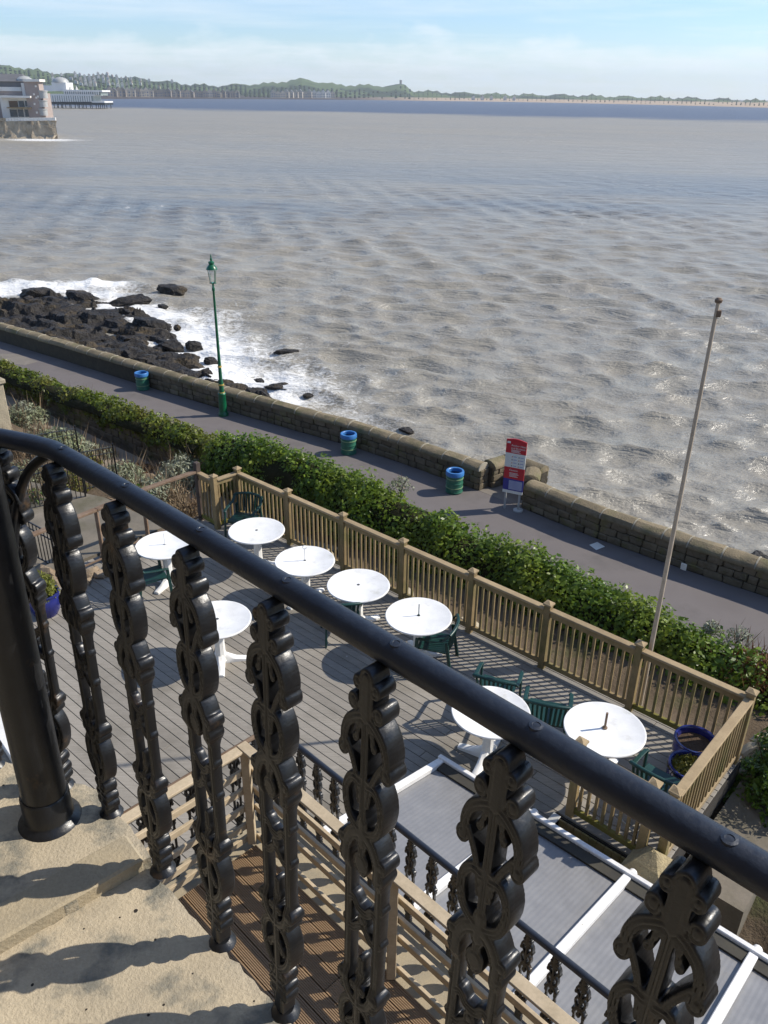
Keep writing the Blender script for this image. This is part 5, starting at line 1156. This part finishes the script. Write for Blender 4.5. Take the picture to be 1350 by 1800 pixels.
# houses
HM = [mat('house_wall_'+n_, c1, c2, 0.3, 0.8, 0) for n_, c1, c2 in (('white', (0.62, 0.60, 0.55), (0.55, 0.53, 0.48)), ('stone', (0.26, 0.22, 0.17), (0.20, 0.17, 0.14)), ('cream', (0.45, 0.40, 0.32), (0.40, 0.35, 0.27)))]
RM = [mat('house_roof_'+n_, c1, c2, 0.3, 0.8, 0) for n_, c1, c2 in (('slate', (0.06, 0.06, 0.065), (0.09, 0.09, 0.09)), ('tile', (0.22, 0.09, 0.055), (0.17, 0.075, 0.05)))]
def house_mesh(wm, rm, w_, d_, h_, rh):
    mb = MB(); mb.box((0, 0, h_/2-2), (w_, d_, h_+4)); nb = len(mb.f); e = 0.4
    mb.add([(-w_/2, -d_/2-e, h_), (w_/2, -d_/2-e, h_), (w_/2, d_/2+e, h_), (-w_/2, d_/2+e, h_), (0, -d_/2-e, h_+rh), (0, d_/2+e, h_+rh)], [(0, 3, 5, 4), (1, 4, 5, 2), (0, 4, 1), (3, 2, 5), (0, 1, 2, 3)])
    nr_ = len(mb.f)
    for ix in range(2):
        for iz in range(2): mb.box(((ix-0.5)*w_*0.45, -d_/2-0.05, h_*(0.28+0.42*iz)), (w_*0.2, 0.2, h_*0.2))
    me = mb.mesh('house', wm); me.materials.append(rm); me.materials.append(M['bin_dark'])
    for i, p in enumerate(me.polygons): p.material_index = 0 if i < nb else (1 if i < nr_ and i not in (nb+2, nb+3) else (0 if i in (nb+2, nb+3) else 2))
    return me
hm = {}
def house(x, t_, kind, label, group, s_=1.0):
    key = (kind[0], kind[1])
    if key not in hm: hm[key] = house_mesh(HM[kind[0]], RM[kind[1]], 10, 11, 9, 4.5)
    o = link('house', hm[key]); o.location = land(x, t_); o.scale = (s_, s_, s_*random.uniform(0.85, 1.15)); o.rotation_euler = (0, 0, math.atan2(-o.location.x, o.location.y)+random.uniform(-.25, .25)); tag(o, label, 'house', group)
x = 192
while x < 425:
    kd = 1 if random.random() < 0.7 else 2; house(x, 0.085, (kd, 0), ['', 'brown stone gabled house in the seafront terrace across the bay', 'cream gabled house in the seafront terrace across the bay'][kd], 'terraced houses along the far beach', 1.25); x += random.uniform(4.5, 7.5)
x = 482
while x < 585:
    kd = 0 if 545 < x < 575 else 2; house(x, 0.09, (kd, 0), 'white gabled house by the green headland across the bay' if kd == 0 else 'cream gabled house by the green headland across the bay', 'houses beside the far headland', 1.35); x += random.uniform(5.5, 9)
for k in range(95):
    xx = random.gauss(170, 45); kw, kr = random.choice([0, 0, 2]), random.choice([0, 1, 1]); house(max(95, min(300, xx)), random.uniform(0.40, 0.80), (kw, kr), '%s house with %s roof on the far wooded hillside' % ('white' if kw == 0 else 'cream', ('grey slate', 'red tiled')[kr]), 'houses up the far hillside', 0.72)
for k in range(5): house(830+k*17+random.uniform(-6, 6), 0.12, (0, 1), 'tiny white house on the flat coast across the bay', 'houses on the flat coast', 0.9)
# tower on the far headland
q = land(700, 0.98); tag(MB().lathe([(5, -4), (5, 14), (6, 14), (6, 16), (0, 16)], 8, q).build('church_tower', HM[1]), 'small stone church tower on the green headland', 'tower')

# ---- pier with its pavilion
FR = math.radians
pz = SEA
pA = U(78, 195, SEA); pB = U(184, 196, SEA); pB.y = pA.y = 800.0; pA = atdist(60, 190, 800); pB = atdist(184, 190, 800); pA.z = pB.z = 0
pd = Vector((1, 0, 0)); pn = Vector((0, 1, 0))
def PX(x, y, d=800): return atdist(x, y, d)
def pbox(x0, y0, x1, y1, dep, d=800):            # a block whose front spans these photo pixels at distance d
    a, c = PX(x0, y1, d), PX(x1, y0, d); return Vector(((a.x+c.x)/2, d+dep/2, (a.z+c.z)/2)), (abs(c.x-a.x), dep, abs(c.z-a.z))
pier = empty('pier', Vector((PX(140, 195).x, 812, SEA)), 'long white glazed pier pavilion standing on dark iron legs in the sea', 'pier')
c, s_ = pbox(40, 179.5, 184, 183, 24); MB().box(c, s_).build('platform', M['iron'], pier)
c, s_ = pbox(162, 178, 184, 180.4, 25); MB().box(c-Vector((0, 1, 0)), s_).build('landing_edge', M['white_frame'], pier)
for k in range(14):
    x = 86+k*7.4
    if k in (4, 9): continue
    for dy in (2, 20): q = PX(x, 183); q.y += dy; MB().tube([Vector((q.x, q.y, SEA-3)), q], 0.35, 6).build('leg', M['iron'], pier)
M['pglass'] = mat('pavilion_glass', (0.20, 0.24, 0.22), (0.28, 0.32, 0.30), 0.1, 0.25, 0)
c, s_ = pbox(82, 167, 163, 179.4, 22); MB().box(c, s_).build('lower_hall', M['pglass'], pier)
c, s_ = pbox(112, 160.5, 176, 167, 20); MB().box(c+Vector((0, 1, 0)), s_).build('upper_hall', M['pglass'], pier)
c, s_ = pbox(110, 158.5, 179, 160.6, 24); MB().box(c, s_).build('roof', M['white_frame'], pier)
c, s_ = pbox(82, 166, 166, 167.6, 24); MB().box(c-Vector((0, .5, 0)), s_).build('roof', M['white_frame'], pier)
for k in range(17):
    c, s_ = pbox(113+k*3.7, 160.5, 113.8+k*3.7, 167, 1); MB().box(c-Vector((0, 0.6, 0)), s_).build('mullion', M['white_frame'], pier)
for k in range(20):
    c, s_ = pbox(83+k*4.0, 167.5, 83.8+k*4.0, 179, 1); MB().box(c-Vector((0, 0.6, 0)), s_).build('mullion', M['white_frame'], pier)
c, s_ = pbox(90, 145, 113, 160, 18); MB().box(c+Vector((0, 3, 0)), s_).build('tower', M['white_frame'], pier)
c, s_ = pbox(68, 150, 92, 160, 18); MB().box(c+Vector((0, 3.5, 0)), s_).build('wing', M['white_frame'], pier)
q = PX(100, 145); MB().lathe([(7, -0.2), (6.6, 1.6), (5, 3.2), (2, 4.2), (0, 4.4)], 20, q+Vector((0, 9, 0))).build('dome', M['grey_metal'], pier, 40)
for x in (120, 131): q = PX(x, 160); MB().lathe([(2.2, 0), (0, 4.2)], 4, q+Vector((0, 6, 0))).build('pinnacle', M['grey_metal'], pier)

# ---- flats on the sea wall at left
D2 = 300.0
def qb(x0, y0, x1, y1, dep, back=0.0, d=D2):
    a, c = atdist(x0, y1, d), atdist(x1, y0, d); return Vector(((a.x+c.x)/2, d+dep/2+back, (a.z+c.z)/2)), (abs(c.x-a.x), dep, abs(c.z-a.z))
M['brick'] = mat('far_brick', (0.38, 0.31, 0.275), (0.32, 0.26, 0.23), 0.6, 0.9, 0)
M['render'] = mat('far_render', (0.78, 0.74, 0.67), (0.70, 0.66, 0.60), 0.3, 0.85, 0)
M['slate'] = mat('far_slate', (0.12, 0.12, 0.12), (0.16, 0.155, 0.15), 0.3, 0.7, 0)
M['dglass'] = mat('far_window', (0.05, 0.06, 0.07), (0.09, 0.10, 0.11), 0.5, 0.25, 0)
M['wallrock'] = mat('far_sea_wall', (0.50, 0.41, 0.29), (0.34, 0.275, 0.195), 0.55, 0.95, 0.9, 0.3, 3.0, spec=0.1, c3=(0.17, 0.135, 0.09), c3scale=0.12, c3pos=(0.55, 0.70))
sw = empty('harbour_wall', atdist(50, 245, D2), 'buff stone quay wall with breaking surf below the brick flats', 'wall')
mb = MB(); a, c = atdist(-140, 215, D2-6), atdist(97, 212, D2-6); n = 40
for k in range(n+1):
    p = a.lerp(c, k/n)
    for j, (dz, dy) in enumerate(((1, 0.5), (0.6, 0), (0.2, -0.4), (0, -1.6), (-0.3, -3.0))): mb.v.append((p.x+random.gauss(0, .2), p.y+dy+random.gauss(0, .35), SEA-1.0 if j == 4 else p.z*max(dz, 0)+SEA*(1-max(dz, 0))))
for k in range(n):
    for j in range(4): q = k*5+j; mb.f.append((q, q+1, q+6, q+5))
mb.build('quay_face', M['wallrock'], sw, 30)
MB().prism([(a.x, a.y+0.2), (c.x-0.1, c.y+0.2), (c.x*1.12-0.4, c.y*1.12), (a.x*1.12, a.y*1.12)], SEA-2, a.z-0.3).build('quay_body', M['wallrock'], sw)
for k in range(46): 
    p = a.lerp(c, (k+0.5)/46); MB().box((p.x, p.y+0.75, p.z+0.45), ((c.x-a.x)/46*0.93, 0.6, 0.9)).build('parapet_stone', M['render'] if k > 28 else M['wallrock'], sw)
fl = empty('block_of_flats', Vector((atdist(40, 210, D2).x, D2+8, atdist(40, 210, D2).z)), 'brick and white block of flats with balconies on the quay', 'building')
c, s_ = qb(-60, 164, 58, 207, 14, 1.0); MB().box(c, s_).build('wall', M['brick'], fl)
c, s_ = qb(8, 171, 58, 207, 2.0, -1.2); MB().box(c, s_).build('bay_wall', M['render'], fl)
c, s_ = qb(56, 144, 71, 207, 4, -2); MB().box(c, s_).build('tower', M['brick'], fl)
c, s_ = qb(40, 146, 57, 170, 8, 0); MB().box(c, s_).build('stair_wall', M['brick'], fl)
c, s_ = qb(50, 139.5, 75, 143.5, 5, -3); o = MB().box(c, s_).build('tower_roof', M['render'], fl)
c, s_ = qb(5, 168.5, 60, 171.5, 5, -3.5); MB().box(c, s_).build('roof_edge', M['render'], fl)
c, s_ = qb(-60, 153, 36, 159, 12, 0.5); MB().box(c, s_).build('fascia', M['render'], fl)
c, s_ = qb(-60, 143, 36, 153, 12, 2.5); MB().box(c, s_).build('attic_wall', M['slate'], fl)
c, s_ = qb(-60, 159, 38, 168.5, 12, 0.8); MB().box(c, s_).build('upper_wall', M['brick'], fl)
c, s_ = qb(42, 146, 48, 168, 1, -0.8); MB().box(c, s_).build('stair_window', M['render'], fl)
c = atdist(14, 143, D2); MB().add([c+Vector((-20, 2, 0)), c+Vector((4.2, 2, 0)), c+Vector((1.5, 9, 2.3)), c+Vector((-20, 9, 2.3)), c+Vector((4.2, 15, 0)), c+Vector((-20, 15, 0))], [(0, 1, 2, 3), (3, 2, 4, 5), (1, 4, 2)]).build('roof', M['slate'], fl)
c = atdist(43, 140, D2+5); MB().lathe([(2.6, -0.6), (2.4, 0.2), (1.4, 0.9), (0, 1.1)], 16, c).build('roof_dome', M['grey_metal'], fl, 40)
for (x0, y0, x1, y1) in [(20, 177, 33, 188), (37, 177, 44, 188), (48, 177, 56, 187), (22, 192, 32, 205), (36, 192, 43, 205), (48, 192, 55, 205)]:
    c, s_ = qb(x0, y0, x1, y1, 0.4, -1.45); w_ = MB().box(c, s_).build('window', M['dglass'] if x0 != 20 else M['brown_wood'], fl); c, s_ = qb(x0-0.7, y0-0.7, x1+0.7, y0, 0.5, -1.5); MB().box(c, s_).build('frame', M['render'], w_)
c, s_ = qb(19, 188.5, 60, 190, 3, -3.2); MB().box(c, s_).build('balcony', M['fence_rail'], fl)
for (x, y) in [(66, 150), (63, 164), (67, 170), (64, 181), (68, 196), (70, 168)]:
    c, s_ = qb(x, y, x+2.2, y+3.4, 0.4, -2.2); MB().box(c, s_).build('window', M['render'], fl)
for (y0, y1) in [(159, 173), (176, 188), (191, 203)]:
    q = atdist(77, y1, D2-1); top_ = atdist(77, y0, D2-1).z-q.z; MB().lathe([(1.35, 0), (1.35, top_*0.8), (1.5, top_*0.85), (1.5, top_)], 16, q).build('round_balcony', M['grey_metal'], fl, 40)

# ---- sea air: pale haze over the whole bay
hzb = MB(); hzb.box((0, 3000, 75), (7600, 8000, 170)); hb = hzb.build('haze', None); tag(hb, kind='stuff'); hb['label'] = 'thin pale sea haze over the bay'
hm_ = bpy.data.materials.new('haze'); hm_.use_nodes = True; t = hm_.node_tree; t.nodes.clear(); o_ = N(t, 'ShaderNodeOutputMaterial'); pv = N(t, 'ShaderNodeVolumePrincipled')
pv.inputs['Color'].default_value = (0.86, 0.92, 1.0, 1); pv.inputs['Density'].default_value = 0.00011; pv.inputs['Anisotropy'].default_value = 0.2
t.links.new(pv.outputs[0], o_.inputs['Volume']); hb.data.materials.append(hm_)
